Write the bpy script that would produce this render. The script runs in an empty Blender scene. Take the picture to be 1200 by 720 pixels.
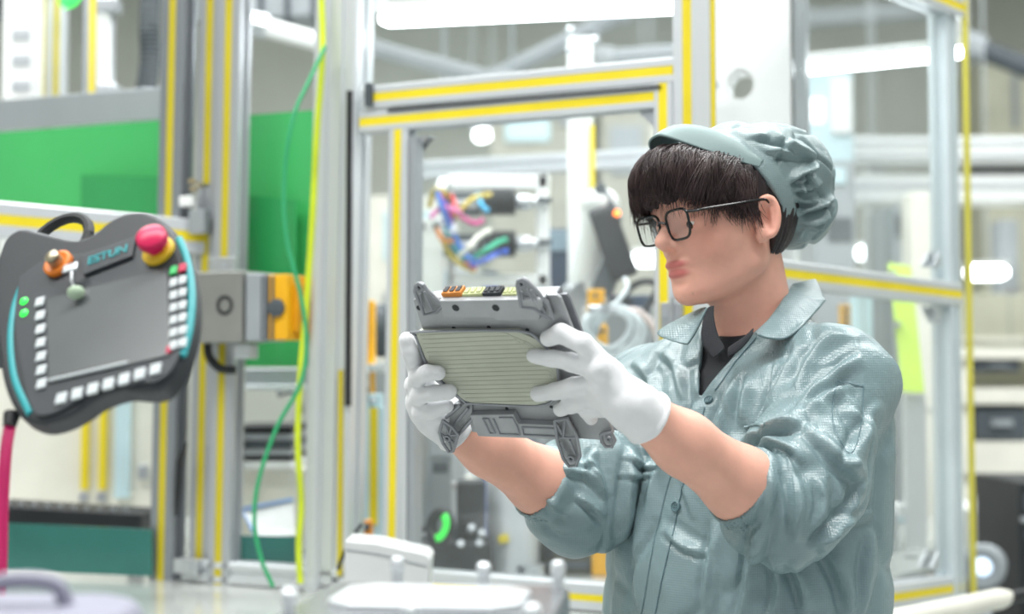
import bpy, bmesh, math, random
import numpy as np
from mathutils import Vector, Matrix

random.seed(7)
rng = np.random.default_rng(7)
S = bpy.context.scene
COL = S.collection

# ------------------------------------------------------------------ camera
FPX, HORIZON, CAMZ = 1700.0, 440.0, 1.35
PITCH = math.atan((HORIZON - 360.0) / FPX)
cd = bpy.data.cameras.new('camera')
cam = bpy.data.objects.new('camera', cd)
COL.objects.link(cam)
cam.location = (0, 0, CAMZ)
cam.rotation_euler = (math.pi / 2 + PITCH, 0, 0)
cd.sensor_width = 36.0
cd.lens = FPX / 1200.0 * 36.0
cd.clip_end = 60
cd.dof.use_dof = True
cd.dof.focus_distance = 1.80
cd.dof.aperture_fstop = 2.6
cd.dof.aperture_blades = 0
S.camera = cam

# ------------------------------------------------------------------ world, lights, exposure
w = bpy.data.worlds.new('world')
S.world = w
w.use_nodes = True
w.node_tree.nodes['Background'].inputs[0].default_value = (0.93, 0.97, 1.0, 1)
w.node_tree.nodes['Background'].inputs[1].default_value = 0.62
S.view_settings.view_transform = 'Standard'
S.view_settings.look = 'None'
S.view_settings.gamma = 1.0
S.view_settings.use_curve_mapping = False
S.view_settings.exposure = 0.0


def area_light(name, loc, size, power, rot=(0, 0, 0), color=(1, 1, 1)):
    l = bpy.data.lights.new(name, 'AREA')
    l.shape = 'RECTANGLE'
    l.size, l.size_y = size
    l.energy = power
    l.color = color
    o = bpy.data.objects.new(name, l)
    o.location = loc
    o.rotation_euler = rot
    COL.objects.link(o)
    return o


area_light('ceiling_light_row', (-0.6, 1.0, 4.2), (5.0, 0.5), 190, color=(1, 0.99, 0.97))
area_light('ceiling_light_row', (0.4, 3.4, 4.2), (6.0, 0.5), 240, color=(0.97, 1, 1))
area_light('ceiling_light_row', (0.4, 6.5, 4.2), (8.0, 0.6), 270, color=(0.97, 1, 1))

# ------------------------------------------------------------------ helpers
C0 = np.array([0, 0, CAMZ])
FW = np.array([0, math.cos(PITCH), math.sin(PITCH)])
UPV = np.array([0, -math.sin(PITCH), math.cos(PITCH)])
Z3 = np.array([0, 0, 1.0])


def A(*v):
    return np.array(v, dtype=float)


def ray(px, py):
    return FW + A((px - 600) / FPX, 0, 0) - UPV * ((py - 360) / FPX)


def at(px, py, Y):
    d = ray(px, py)
    return C0 + d * (Y / d[1])


def proj(P):
    v = np.asarray(P) - C0
    z = v @ FW
    return np.stack([600 + FPX * v[..., 0] / z, 360 - FPX * (v @ UPV) / z], -1)


def unit(v):
    v = np.asarray(v, float)
    return v / np.linalg.norm(v)


def lin(c):
    if isinstance(c, str):
        c = tuple(int(c[i:i + 2], 16) / 255 for i in (0, 2, 4))
    return tuple((x / 12.92 if x <= 0.04045 else ((x + 0.055) / 1.055) ** 2.4) for x in c)


MATS = {}


def mat(name, color, rough=0.5, metal=0.0, bump=0.0, bscale=60.0, vary=0.04, vscale=8.0, coat=0.0, spec=0.5,
        emit=None, estr=0.0, sss=0.0, alpha=1.0, sheen=0.0, stretch=None):
    """Principled material with procedural tone variation and fine relief."""
    if name in MATS:
        return MATS[name]
    m = bpy.data.materials.new(name)
    m.use_nodes = True
    nt = m.node_tree
    N, K = nt.nodes, nt.links
    b = N['Principled BSDF']
    c = lin(color)
    b.inputs['Roughness'].default_value = rough
    b.inputs['Metallic'].default_value = metal
    b.inputs['Specular IOR Level'].default_value = spec
    b.inputs['Coat Weight'].default_value = coat
    b.inputs['Coat Roughness'].default_value = 0.08
    b.inputs['Alpha'].default_value = alpha
    if sheen:
        b.inputs['Sheen Weight'].default_value = sheen
    if sss:
        b.inputs['Subsurface Weight'].default_value = sss
        b.inputs['Subsurface Radius'].default_value = (0.012, 0.004, 0.002)
        b.inputs['Subsurface Scale'].default_value = 0.6
    tc = N.new('ShaderNodeTexCoord')
    vec = tc.outputs['Object']
    if stretch:
        mp = N.new('ShaderNodeMapping')
        mp.inputs['Scale'].default_value = stretch
        K.new(vec, mp.inputs['Vector'])
        vec = mp.outputs['Vector']
    nz = N.new('ShaderNodeTexNoise')
    nz.inputs['Scale'].default_value = vscale
    nz.inputs['Detail'].default_value = 5
    K.new(vec, nz.inputs['Vector'])
    rp = N.new('ShaderNodeValToRGB')
    rp.color_ramp.elements[0].position = 0.3
    rp.color_ramp.elements[1].position = 0.7
    rp.color_ramp.elements[0].color = (*[max(0, x * (1 - vary * 2)) for x in c], 1)
    rp.color_ramp.elements[1].color = (*[min(1, x * (1 + vary * 2)) for x in c], 1)
    K.new(nz.outputs['Fac'], rp.inputs['Fac'])
    K.new(rp.outputs['Color'], b.inputs['Base Color'])
    if bump:
        n2 = N.new('ShaderNodeTexNoise')
        n2.inputs['Scale'].default_value = bscale
        n2.inputs['Detail'].default_value = 3
        K.new(vec, n2.inputs['Vector'])
        bp = N.new('ShaderNodeBump')
        bp.inputs['Strength'].default_value = bump
        bp.inputs['Distance'].default_value = 0.002
        K.new(n2.outputs['Fac'], bp.inputs['Height'])
        K.new(bp.outputs['Normal'], b.inputs['Normal'])
    if emit is not None:
        b.inputs['Emission Color'].default_value = (*lin(emit), 1)
        b.inputs['Emission Strength'].default_value = estr
    MATS[name] = m
    return m


ROOTLOC = {}


def link(o, parent=None):
    COL.objects.link(o)
    if parent is not None:
        o.parent = parent
    return o


def rootloc(o):
    while o.parent is not None:
        o = o.parent
    return np.array(o.location)


def tag(o, label, cat, group=None, kind=None):
    if label:
        o['label'] = label
    if cat:
        o['category'] = cat
    if group:
        o['group'] = group
    if kind or cat:
        o['kind'] = kind or 'thing'
    return o


def thing(name, label, cat, loc, group=None):
    o = bpy.data.objects.new(name, None)
    o.empty_display_size = 0.05
    o.location = tuple(loc)
    COL.objects.link(o)
    return tag(o, label, cat, group)


def obj_from(name, V, Fc, material, parent=None, smooth=False, autosmooth=None):
    V = np.asarray(V, float)
    off = rootloc(parent) if parent is not None else (V.min(0) + V.max(0)) / 2 * A(1, 1, 0) + A(0, 0, V[:, 2].min())
    me = bpy.data.meshes.new(name)
    me.from_pydata((V - off).tolist(), [], [list(map(int, f)) for f in Fc])
    me.update()
    if smooth:
        me.polygons.foreach_set('use_smooth', [True] * len(me.polygons))
    o = bpy.data.objects.new(name, me)
    if material:
        me.materials.append(material)
    link(o, parent)
    if parent is None:
        o.location = tuple(off)
    return o


class MB:
    """Collects simple solids; build() links them as one mesh object."""

    def __init__(s):
        s.v, s.f = [], []

    def add(s, V, Fc):
        n = len(s.v)
        s.v.extend(np.asarray(V, float).tolist())
        s.f.extend([[i + n for i in f] for f in Fc])
        return s

    def obox(s, c, ax, ay, az, sx, sy, sz, ch=0.0):
        """oriented box, full sizes; ch = chamfer of the four long (az) edges"""
        c, ax, ay, az = np.asarray(c, float), unit(ax), unit(ay), unit(az)
        hx, hy, hz = sx / 2, sy / 2, sz / 2
        if ch <= 0:
            pts = [(-hx, -hy), (hx, -hy), (hx, hy), (-hx, hy)]
        else:
            pts = [(-hx + ch, -hy), (hx - ch, -hy), (hx, -hy + ch), (hx, hy - ch), (hx - ch, hy), (-hx + ch, hy), (-hx, hy - ch), (-hx, -hy + ch)]
        return s.prism(pts, c - az * hz, ax, ay, az, sz)

    def box(s, c, size, ch=0.0):
        return s.obox(c, (1, 0, 0), (0, 1, 0), (0, 0, 1), *size, ch=ch)

    def prism(s, pts, o, ax, ay, az, d, top=1.0):
        """polygon in (ax, ay) at o, extruded d along az"""
        o, ax, ay, az = [np.asarray(q, float) for q in (o, ax, ay, az)]
        n = len(pts)
        lo = [o + ax * p[0] + ay * p[1] for p in pts]
        hi = [o + ax * p[0] * top + ay * p[1] * top + az * d for p in pts]
        Fc = [list(range(n))[::-1], list(range(n, 2 * n))]
        Fc += [[i, (i + 1) % n, n + (i + 1) % n, n + i] for i in range(n)]
        return s.add(lo + hi, Fc)

    def cyl(s, p0, p1, r0, r1=None, n=16, cap=True):
        r1 = r0 if r1 is None else r1
        return s.tube([p0, p1], [r0, r1], n, cap)

    def tube(s, pts, r, n=10, cap=True):
        pts = [np.asarray(p, float) for p in pts]
        m = len(pts)
        rr = r if hasattr(r, '__len__') else [r] * m
        t = [unit(pts[min(i + 1, m - 1)] - pts[max(i - 1, 0)]) for i in range(m)]
        u = np.cross(t[0], (0, 0, 1) if abs(t[0][2]) < 0.9 else (1, 0, 0))
        u = unit(u)
        V, Fc = [], []
        for i in range(m):
            u = unit(u - t[i] * (u @ t[i]))
            v = np.cross(t[i], u)
            for k in range(n):
                a = 2 * math.pi * k / n
                V.append(pts[i] + (u * math.cos(a) + v * math.sin(a)) * rr[i])
        for i in range(m - 1):
            for k in range(n):
                k2 = (k + 1) % n
                Fc.append([i * n + k, i * n + k2, (i + 1) * n + k2, (i + 1) * n + k])
        if cap:
            Fc.append(list(range(n))[::-1])
            Fc.append([(m - 1) * n + k for k in range(n)])
        return s.add(V, Fc)

    def lathe(s, o, axis, prof, n=20):
        """prof: (radius, height) pairs along axis"""
        axis = unit(axis)
        pts = [np.asarray(o, float) + axis * h for _, h in prof]
        u = unit(np.cross(axis, (0, 0, 1) if abs(axis[2]) < 0.9 else (1, 0, 0)))
        v = np.cross(axis, u)
        V, Fc = [], []
        for p, (r, _) in zip(pts, prof):
            for k in range(n):
                a = 2 * math.pi * k / n
                V.append(p + (u * math.cos(a) + v * math.sin(a)) * max(r, 1e-5))
        for i in range(len(prof) - 1):
            for k in range(n):
                k2 = (k + 1) % n
                Fc.append([i * n + k, i * n + k2, (i + 1) * n + k2, (i + 1) * n + k])
        Fc.append(list(range(n))[::-1])
        Fc.append([(len(prof) - 1) * n + k for k in range(n)])
        return s.add(V, Fc)

    def sphere(s, c, r, n=12, sc=(1, 1, 1)):
        V, Fc = [], []
        m = n // 2 + 1
        for i in range(m + 1):
            th = math.pi * i / m
            for k in range(n):
                a = 2 * math.pi * k / n
                V.append(np.asarray(c) + r * A(math.sin(th) * math.cos(a) * sc[0], math.sin(th) * math.sin(a) * sc[1], math.cos(th) * sc[2]))
        for i in range(m):
            for k in range(n):
                k2 = (k + 1) % n
                Fc.append([i * n + k, (i + 1) * n + k, (i + 1) * n + k2, i * n + k2])
        return s.add(V, Fc)

    def build(s, name, material, parent=None, smooth=False, bevel=0.0, seg=2, angle=0.6):
        o = obj_from(name, s.v, s.f, material, parent, smooth)
        bm = bmesh.new()
        bm.from_mesh(o.data)
        bmesh.ops.remove_doubles(bm, verts=bm.verts, dist=1e-6)
        bmesh.ops.recalc_face_normals(bm, faces=bm.faces)
        bm.to_mesh(o.data)
        bm.free()
        if bevel:
            md = o.modifiers.new('bevel', 'BEVEL')
            md.width = bevel
            md.segments = seg
            md.limit_method = 'ANGLE'
            md.angle_limit = angle
            o.data.polygons.foreach_set('use_smooth', [True] * len(o.data.polygons))
            md.harden_normals = True
        elif smooth:
            set_auto(o, 0.7)
        return o


def set_auto(o, ang):
    """sharp edges where faces meet at more than ang"""
    bm = bmesh.new()
    bm.from_mesh(o.data)
    for e in bm.edges:
        if len(e.link_faces) == 2 and e.calc_face_angle(0) > ang:
            e.smooth = False
    bm.to_mesh(o.data)
    bm.free()


def smooth_curve(pts, n=8):
    """Catmull-Rom through pts"""
    P = [np.asarray(p, float) for p in pts]
    P = [2 * P[0] - P[1]] + P + [2 * P[-1] - P[-2]]
    out = []
    for i in range(1, len(P) - 2):
        for k in range(n):
            t = k / n
            a, b, c, d = P[i - 1], P[i], P[i + 1], P[i + 2]
            out.append(0.5 * ((2 * b) + (c - a) * t + (2 * a - 5 * b + 4 * c - d) * t * t + (3 * b - a - 3 * c + d) * t ** 3))
    out.append(P[-2])
    return out


# ---- signed distance modelling: smooth unions, meshed with surface nets
def smin(a, b, k):
    h = np.clip(0.5 + 0.5 * (b - a) / k, 0, 1)
    return b + (a - b) * h - k * h * (1 - h)


def smax(a, b, k):
    return -smin(-a, -b, k)


def ell(P, c, r, R=None):
    q = P - np.asarray(c, np.float32)
    if R is not None:
        q = q @ np.asarray(R, np.float32).T
    r = np.asarray(r, np.float32)
    k0 = np.linalg.norm(q / r, axis=1)
    k1 = np.linalg.norm(q / (r * r), axis=1) + 1e-9
    return k0 * (k0 - 1.0) / k1


def cap(P, a, b, ra, rb=None):
    rb = ra if rb is None else rb
    a, b = np.asarray(a, np.float32), np.asarray(b, np.float32)
    ab = b - a
    d = P - a
    t = np.clip((d @ ab) / (ab @ ab), 0, 1)
    return np.linalg.norm(d - t[:, None] * ab, axis=1) - (ra + (rb - ra) * t)


def chain(P, pts, rr, k):
    d = None
    for i in range(len(pts) - 1):
        c = cap(P, pts[i], pts[i + 1], rr[i], rr[i + 1])
        d = c if d is None else smin(d, c, k)
    return d


def sdf_mesh(fn, lo, hi, h, smooth=1, B=8, margin=1.35):
    """Surface nets over a sparse grid: only blocks near the surface are sampled finely."""
    lo, hi = np.asarray(lo, float), np.asarray(hi, float)
    nb = np.ceil((hi - lo) / (h * B)).astype(int)
    n = nb * B + 1
    g = [np.arange(k) for k in nb]
    bc = np.stack(np.meshgrid(*g, indexing='ij'), -1).reshape(-1, 3)
    ctr = lo + (bc + 0.5) * h * B
    dv = fn(ctr.astype(np.float32))
    act = bc[np.abs(dv) < margin * h * B * 0.87 + h]
    D = np.full(tuple(n), 1.0, np.float32)
    # inside blocks
    loc = np.stack(np.meshgrid(*[np.arange(B + 1)] * 3, indexing='ij'), -1).reshape(-1, 3)
    ins = bc[(dv < 0)]
    for b in ins:
        D[b[0] * B:b[0] * B + B + 1, b[1] * B:b[1] * B + B + 1, b[2] * B:b[2] * B + B + 1] = -1.0
    M = np.zeros(tuple(n), bool)
    for b in act:
        M[b[0] * B:b[0] * B + B + 1, b[1] * B:b[1] * B + B + 1, b[2] * B:b[2] * B + B + 1] = True
    idx = np.stack(np.nonzero(M), -1)
    for s in range(0, len(idx), 400000):
        q = idx[s:s + 400000]
        D[q[:, 0], q[:, 1], q[:, 2]] = fn((lo + q * h).astype(np.float32))
    sg = D < 0
    cnt = np.zeros(tuple(n - 1), np.int8)
    for i in (0, 1):
        for j in (0, 1):
            for k in (0, 1):
                cnt += sg[i:n[0] - 1 + i, j:n[1] - 1 + j, k:n[2] - 1 + k]
    cells = np.stack(np.nonzero((cnt > 0) & (cnt < 8)), -1)
    vid = np.full(tuple(n - 1), -1, np.int64)
    vid[cells[:, 0], cells[:, 1], cells[:, 2]] = np.arange(len(cells))
    acc = np.zeros((len(cells), 3))
    num = np.zeros(len(cells))
    cor = np.array([(i, j, k) for i in (0, 1) for j in (0, 1) for k in (0, 1)])
    vals = np.stack([D[cells[:, 0] + c[0], cells[:, 1] + c[1], cells[:, 2] + c[2]] for c in cor], 1)
    for a in range(8):
        for b in range(a + 1, 8):
            if np.abs(cor[a] - cor[b]).sum() != 1:
                continue
            va, vb = vals[:, a], vals[:, b]
            x = (va < 0) != (vb < 0)
            t = np.where(x, va / np.where(x, va - vb, 1), 0)
            acc += np.where(x[:, None], cor[a] + t[:, None] * (cor[b] - cor[a]), 0)
            num += x
    V = lo + (cells + acc / num[:, None]) * h
    quads = []
    for ax in range(3):
        o1, o2 = [(1, 2), (2, 0), (0, 1)][ax]
        sl0 = [slice(None)] * 3
        sl1 = [slice(None)] * 3
        sl0[ax] = slice(0, n[ax] - 1)
        sl1[ax] = slice(1, n[ax])
        e = np.stack(np.nonzero(sg[tuple(sl0)] != sg[tuple(sl1)]), -1)
        e = e[(e[:, o1] > 0) & (e[:, o2] > 0) & (e[:, o1] < n[o1] - 1) & (e[:, o2] < n[o2] - 1)]
        flip = sg[e[:, 0], e[:, 1], e[:, 2]]
        d1 = np.zeros(3, int)
        d1[o1] = 1
        d2 = np.zeros(3, int)
        d2[o2] = 1
        q = [vid[tuple((e - a).T)] for a in (d1 + d2, d2, 0 * d1, d1)]
        q = np.stack(q, 1)
        q[~flip] = q[~flip][:, ::-1]
        quads.append(q)
    Q = np.concatenate(quads)
    for _ in range(smooth):
        s = np.zeros_like(V)
        c = np.zeros(len(V))
        for a in range(4):
            i, j = Q[:, a], Q[:, (a + 1) % 4]
            for d in range(3):
                s[:, d] += np.bincount(i, V[j, d], len(V)) + np.bincount(j, V[i, d], len(V))
            c += np.bincount(i, None, len(V)) + np.bincount(j, None, len(V))
        V = V * 0.45 + 0.55 * s / np.maximum(c, 1)[:, None]
    return V, Q


def vnormals(V, Q):
    fn = np.cross(V[Q[:, 2]] - V[Q[:, 0]], V[Q[:, 3]] - V[Q[:, 1]])
    N = np.zeros_like(V)
    for a in range(4):
        for d in range(3):
            N[:, d] += np.bincount(Q[:, a], fn[:, d], len(V))
    return N / np.maximum(np.linalg.norm(N, axis=1), 1e-12)[:, None]


def quad_obj(name, V, Q, material, parent, colors=None):
    off = rootloc(parent)
    me = bpy.data.meshes.new(name)
    V = (V - off).astype(np.float32)
    me.vertices.add(len(V))
    me.vertices.foreach_set('co', V.ravel())
    me.loops.add(Q.size)
    me.loops.foreach_set('vertex_index', Q.ravel().astype(np.int32))
    me.polygons.add(len(Q))
    me.polygons.foreach_set('loop_start', np.arange(0, Q.size, 4, dtype=np.int32))
    me.polygons.foreach_set('use_smooth', np.ones(len(Q), bool))
    me.update(calc_edges=True)
    me.validate()
    if colors is not None:
        at_ = me.attributes.new('tint', 'FLOAT_COLOR', 'POINT')
        at_.data.foreach_set('color', np.concatenate([colors, np.ones((len(V), 1))], 1).astype(np.float32).ravel())
    me.materials.append(material)
    o = bpy.data.objects.new(name, me)
    return link(o, parent)


def noise3(P, scale, seed=0):
    """cheap smooth value noise, -1..1"""
    q = np.asarray(P, float) * scale + 13.7 * seed + 1000
    i = np.floor(q).astype(np.int64)
    f = q - i
    f = f * f * (3 - 2 * f)

    def hsh(a):
        n = a[:, 0] * 73856093 ^ a[:, 1] * 19349663 ^ a[:, 2] * 83492791 ^ (seed * 2654435)
        n = (n ^ (n >> 13)) * 1274126177
        return ((n & 0xffff) / 32767.5) - 1.0
    out = 0
    for a in (0, 1):
        for b in (0, 1):
            for c in (0, 1):
                wgt = (f[:, 0] if a else 1 - f[:, 0]) * (f[:, 1] if b else 1 - f[:, 1]) * (f[:, 2] if c else 1 - f[:, 2])
                out = out + wgt * hsh(i + np.array([a, b, c]))
    return out

# ================================================================== person: frames and joints
def frame(yaw, pitch, roll):
    y, p, r = [math.radians(q) for q in (yaw, pitch, roll)]
    Fh, L = A(-math.sin(y), -math.cos(y), 0), A(math.cos(y), -math.sin(y), 0)
    Ff = Fh * math.cos(p) - Z3 * math.sin(p)
    U = Z3 * math.cos(p) + Fh * math.sin(p)
    return np.stack([Ff, L * math.cos(r) + U * math.sin(r), U * math.cos(r) - L * math.sin(r)])


HR = frame(60, 7, 3)
HO = at(893, 260, 1.90) - HR[1] * 0.072


def hw(f, l, u):
    return HO + HR[0] * f + HR[1] * l + HR[2] * u


NB = at(890, 408, 2.0)
SL, SR = at(984, 452, 1.90), at(760, 468, 2.12)
EL, ER = at(918, 604, 1.75), at(680, 594, 1.97)
WL, WR = at(748, 482, 1.63), at(524, 494, 1.83)
TR = frame(45, 0, 0)
TF, TL = TR[0], TR[1]
TB = at(866, 720, 1.99)
TB = A(TB[0], TB[1], 0.80)

# ------------------------------------------------ the device held in the hands: its plane
DC = at(600, 432, 1.70)
DE1 = unit(A(176, -95, 5))
DE2 = A(61, 105, -158)
DE2 = unit(DE2 - DE1 * (DE2 @ DE1))
DN = np.cross(DE1, DE2)
DN = DN if DN[1] < 0 else -DN


def onp(px, py, c=0.0):
    """the point of the device's plane (raised by c towards the viewer's side) behind a pixel"""
    d = ray(px, py)
    t = ((DC + DN * c - C0) @ DN) / (d @ DN)
    return C0 + d * t


def dab(px, py, c=0.0):
    q = onp(px, py, c) - DC
    return float(q @ DE1), float(q @ DE2)


HANDL = dict(
    thumb=[(642, 397, .010), (657, 391, .015), (682, 402, .020), (716, 440, .020)],
    index=[(625, 417, .010), (645, 420, .015), (668, 425, .023), (702, 432, .028)],
    middle=[(631, 462, .010), (650, 459, .015), (674, 453, .025), (706, 448, .030)],
    ring=[(657, 480, .009), (668, 475, .019), (687, 469, .027), (712, 464, .028)],
    pinky=[(692, 490, .006), (688, 482, .017), (703, 480, .024), (722, 478, .022)])
HANDR = dict(
    thumb=[(477, 398, .000), (481, 412, .004), (489, 431, -.004), (500, 458, -.025)],
    index=[(513, 437, .012), (500, 437, .017), (490, 442, .010), (488, 452, -.018)],
    middle=[(527, 459, .011), (509, 461, .018), (491, 464, .013), (490, 470, -.018)],
    ring=[(524, 477, .010), (508, 481, .015), (494, 483, .008), (496, 484, -.018)],
    pinky=[(520, 491, .006), (508, 494, .006), (500, 494, .000), (504, 490, -.020)])
HAND3 = {}
for side, H in (('L', HANDL), ('R', HANDR)):
    HAND3[side] = {k: [onp(*q) for q in v] for k, v in H.items()}
FR = dict(thumb=[.0098, .0105, .0120, .015], index=[.0092, .0098, .0108, .0135], middle=[.0093, .0098, .0108, .0135],
          ring=[.0088, .0095, .0105, .0135], pinky=[.0080, .0086, .0096, .0130])


def hand_sdf(P, side, grow=0.0):
    wr = WL if side == 'L' else WR
    d = None
    for k, pts in HAND3[side].items():
        rr = [r + grow for r in FR[k]]
        fing = chain(P, pts, rr, 0.004)
        palm = cap(P, pts[-1], pts[-1] * 0.25 + wr * 0.75, rr[-1], 0.021 + grow)
        fp = smin(fing, palm, 0.008)
        d = fp if d is None else smin(d, fp, 0.0045)
    # web between the knuckles and the palm itself
    mid = sum(HAND3[side][k][-1] for k in ('index', 'middle', 'ring', 'pinky')) / 4
    body = cap(P, mid * 0.8 + wr * 0.2, wr, 0.022 + grow, 0.025 + grow)
    return smin(d, body, 0.012)


def head_sdf(P):
    q = (P - HO.astype(np.float32)) @ HR.T.astype(np.float32)
    m = q.copy()
    m[:, 1] = np.abs(q[:, 1])
    d = smin(ell(q, (-.006, 0, .040), (.098, .077, .082)), ell(q, (.028, 0, -.018), (.068, .058, .078)), .03)
    d = smin(d, ell(q, (.056, 0, .052), (.040, .056, .042)), .02)
    d = smin(d, ell(m, (.044, .043, -.012), (.030, .024, .028)), .02)
    d = smin(d, ell(q, (.072, 0, -.046), (.024, .027, .030)), .018)
    d = smin(d, cap(m, (.004, .052, -.050), (.068, .018, -.079), .0165, .0150), .028)
    d = smin(d, ell(q, (.080, 0, -.0795), (.0150, .019, .0150)), .014)
    d = smin(d, cap(m, (.088, .008, .033), (.080, .046, .035), .0095, .008), .014)
    # eye sockets, lids, nose
    d = smax(d, -ell(m, (.102, .032, .012), (.016, .020, .012)), .012)
    d = smin(d, ell(m, (.0765, .032, .013), (.0150, .0170, .0120)), .005)
    d = smax(d, -ell(m, (.094, .0325, .0098), (.012, .0125, .0022)), .0025)
    d = smin(d, cap(q, (.087, 0, .028), (.1075, 0, -.004), .0082, .0095), .010)
    d = smin(d, ell(q, (.1095, 0, -.0095), (.0120, .0122, .0100)), .007)
    d = smin(d, ell(m, (.0955, .0138, -.0135), (.0120, .0078, .0085)), .006)
    d = smax(d, -ell(m, (.1020, .0070, -.0212), (.0065, .0030, .0030)), .003)
    # lips
    d = smin(d, ell(q, (.0860, 0, -.0405), (.0160, .0290, .0062)), .005)
    d = smin(d, ell(q, (.0845, 0, -.0530), (.0158, .0265, .0066)), .0025)
    d = smax(d, -ell(q, (.0990, 0, -.0655), (.0070, .0170, .0040)), .006)
    # ears
    s = math.radians(22)
    eb, eo, eu = A(-math.cos(s), math.sin(s), 0), A(math.sin(s), math.cos(s), 0), A(-.16, 0, .987)
    eb = unit(eb - eu * (eb @ eu))
    eo = np.cross(eu, eb)
    eo = eo if eo[1] > 0 else -eo
    E = np.stack([eb, eo, eu]).astype(np.float32)
    e = (m - np.array([.000, .0735, .001], np.float32)) @ E.T
    ear = ell(e, (.004, .004, .004), (.0155, .0055, .027))
    ear = smin(ear, ell(e, (-.003, .003, -.0205), (.0085, .0045, .0105)), .008)
    th = np.linspace(math.radians(170), math.radians(-80), 22)
    pts = [A(.004 + math.cos(t) * .0142, .0092, .004 + math.sin(t) * .0255) for t in th]
    ear = smin(ear, chain(e, pts, [.0033] * 22, .004), .004)
    ear = smax(ear, -ell(e, (.0015, .0120, .003), (.0098, .0100, .0160)), .003)
    ear = smin(ear, cap(e, (.0095, .007, .015), (.0105, .0085, -.008), .0024, .0020), .004)
    ear = smin(ear, ell(e, (-.0098, .0065, -.002), (.0038, .0045, .0065)), .004)
    return smin(d, ear, .004)


def limb_sdf(P, side):
    s, e, wr = (SL, EL, WL) if side == 'L' else (SR, ER, WR)
    d = cap(P, s, e, .046, .034)
    bulge = e + (wr - e) * 0.30
    d = smin(d, chain(P, [e, bulge, e + (wr - e) * 0.7, wr], [.034, .0425, .034, .0270], .02), .012)
    return d


def torso_core(P):
    d = chain(P, [NB - Z3 * .03, NB - Z3 * .14 + TF * .0, TB + Z3 * .3], [.07, .11, .12], .05)
    d = smin(d, cap(P, NB - Z3 * .03, SL, .05, .052), .05)
    return smin(d, cap(P, NB - Z3 * .03, SR, .05, .052), .05)


NECKTOP = hw(-.020, 0, -.020)


def neck_sdf(P):
    return smin(cap(P, NECKTOP, NB, .050, .054), cap(P, hw(.020, 0, -.055), NB + TF * .034, .026, .018), .03)


def near(fn, P, c, r):
    """fn where P lies within r of c, elsewhere the distance to that ball"""
    d = np.linalg.norm(P - np.asarray(c, np.float32), axis=1) - r
    m = d < .04
    out = np.maximum(d, .03)
    if m.any():
        out[m] = fn(P[m])
    return out


HC = {s: sum(HAND3[s][k][1] for k in HAND3[s]) / 5 * .6 + (WL if s == 'L' else WR) * .4 for s in 'LR'}


def body_sdf(P):
    d = smin(near(head_sdf, P, hw(.005, 0, .01), .15), neck_sdf(P), .012)
    d = smin(d, torso_core(P), .03)
    for s in 'LR':
        d = smin(d, limb_sdf(P, s), .03)
        d = smin(d, near(lambda X: hand_sdf(X, s, -.0025), P, HC[s], .11), .012)
    return d


# ------------------------------------------------ skin
def skin_material():
    m = mat('skin', 'e6ae9a', rough=0.50, vary=0.035, vscale=30, bump=0.18, bscale=900, sss=0.12, spec=0.4)
    nt = m.node_tree
    N, K = nt.nodes, nt.links
    b = N['Principled BSDF']
    src = b.inputs['Base Color'].links[0].from_socket
    a = N.new('ShaderNodeAttribute')
    a.attribute_name = 'tint'
    mx = N.new('ShaderNodeMix')
    mx.data_type = 'RGBA'
    mx.blend_type = 'MULTIPLY'
    mx.inputs['Factor'].default_value = 1
    K.new(src, mx.inputs['A'])
    K.new(a.outputs['Color'], mx.inputs['B'])
    K.new(mx.outputs['Result'], b.inputs['Base Color'])
    return m


person = thing('person', 'person in grey-green work jacket, cap and white gloves holding a metal unit', 'person', (TB[0], TB[1], 0))
allp = np.stack([HO, NB, SL, SR, EL, ER, WL, WR] + sum(HAND3['L'].values(), []) + sum(HAND3['R'].values(), []))
lo, hi = allp.min(0) - .12, allp.max(0) + .16
V, Q = sdf_mesh(body_sdf, lo, hi, 0.0022, smooth=1)
q = (V - HO) @ HR.T
tint = np.ones((len(V), 3))


def blob(c, r):
    return np.clip(1.15 - np.linalg.norm((q - A(*c)) / A(*r), axis=1), 0, 1)[:, None].clip(0, 1)


lip = np.maximum(blob((.103, 0, -.0405), (.022, .028, .0062)), blob((.100, 0, -.0525), (.022, .026, .0072)))
lip = np.clip(lip * 2.2, 0, 1)
tint = tint * (1 - lip) + lip * A(.70, .40, .48)
for sgn in (1, -1):
    ck = blob((.075, sgn * .050, -.012), (.04, .03, .035)) * .6
    tint = tint * (1 - ck) + ck * A(1, .86, .84) * tint
    er = blob((-.004, sgn * .085, .004), (.03, .02, .035)) * .55
    tint = tint * (1 - er) + er * A(1, .82, .80) * tint
for c in ((.086, .0545, -.030), (.080, .0585, -.034), (.0915, .022, -.082), (.030, .050, -.085)):
    k = np.clip(2.0 - np.linalg.norm(q - A(*c), axis=1) / .0016, 0, 1)[:, None]
    tint = tint * (1 - k) + k * A(.35, .28, .25)
quad_obj('body', V, Q, skin_material(), person, tint)
for sgn in (1, -1):
    mb = MB().sphere(hw(.0775, sgn * .032, .0115), .0122, 20)
    o = mb.build('eye', mat('eye_white', 'e9e4df', rough=0.15, vary=0.01), person, smooth=True)
    mb = MB()
    g = unit(HR[0] * .92 - HR[2] * .38)
    c = hw(.0775, sgn * .032, .0115)
    mb.lathe(c + g * .0108, g, [(.0058, 0), (.0055, .0012), (.0035, .0020), (.0005, .0024)], 16)
    mb.build('iris', mat('iris_brown', '2a1a12', rough=0.1, vary=0.05), o, smooth=True)

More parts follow.
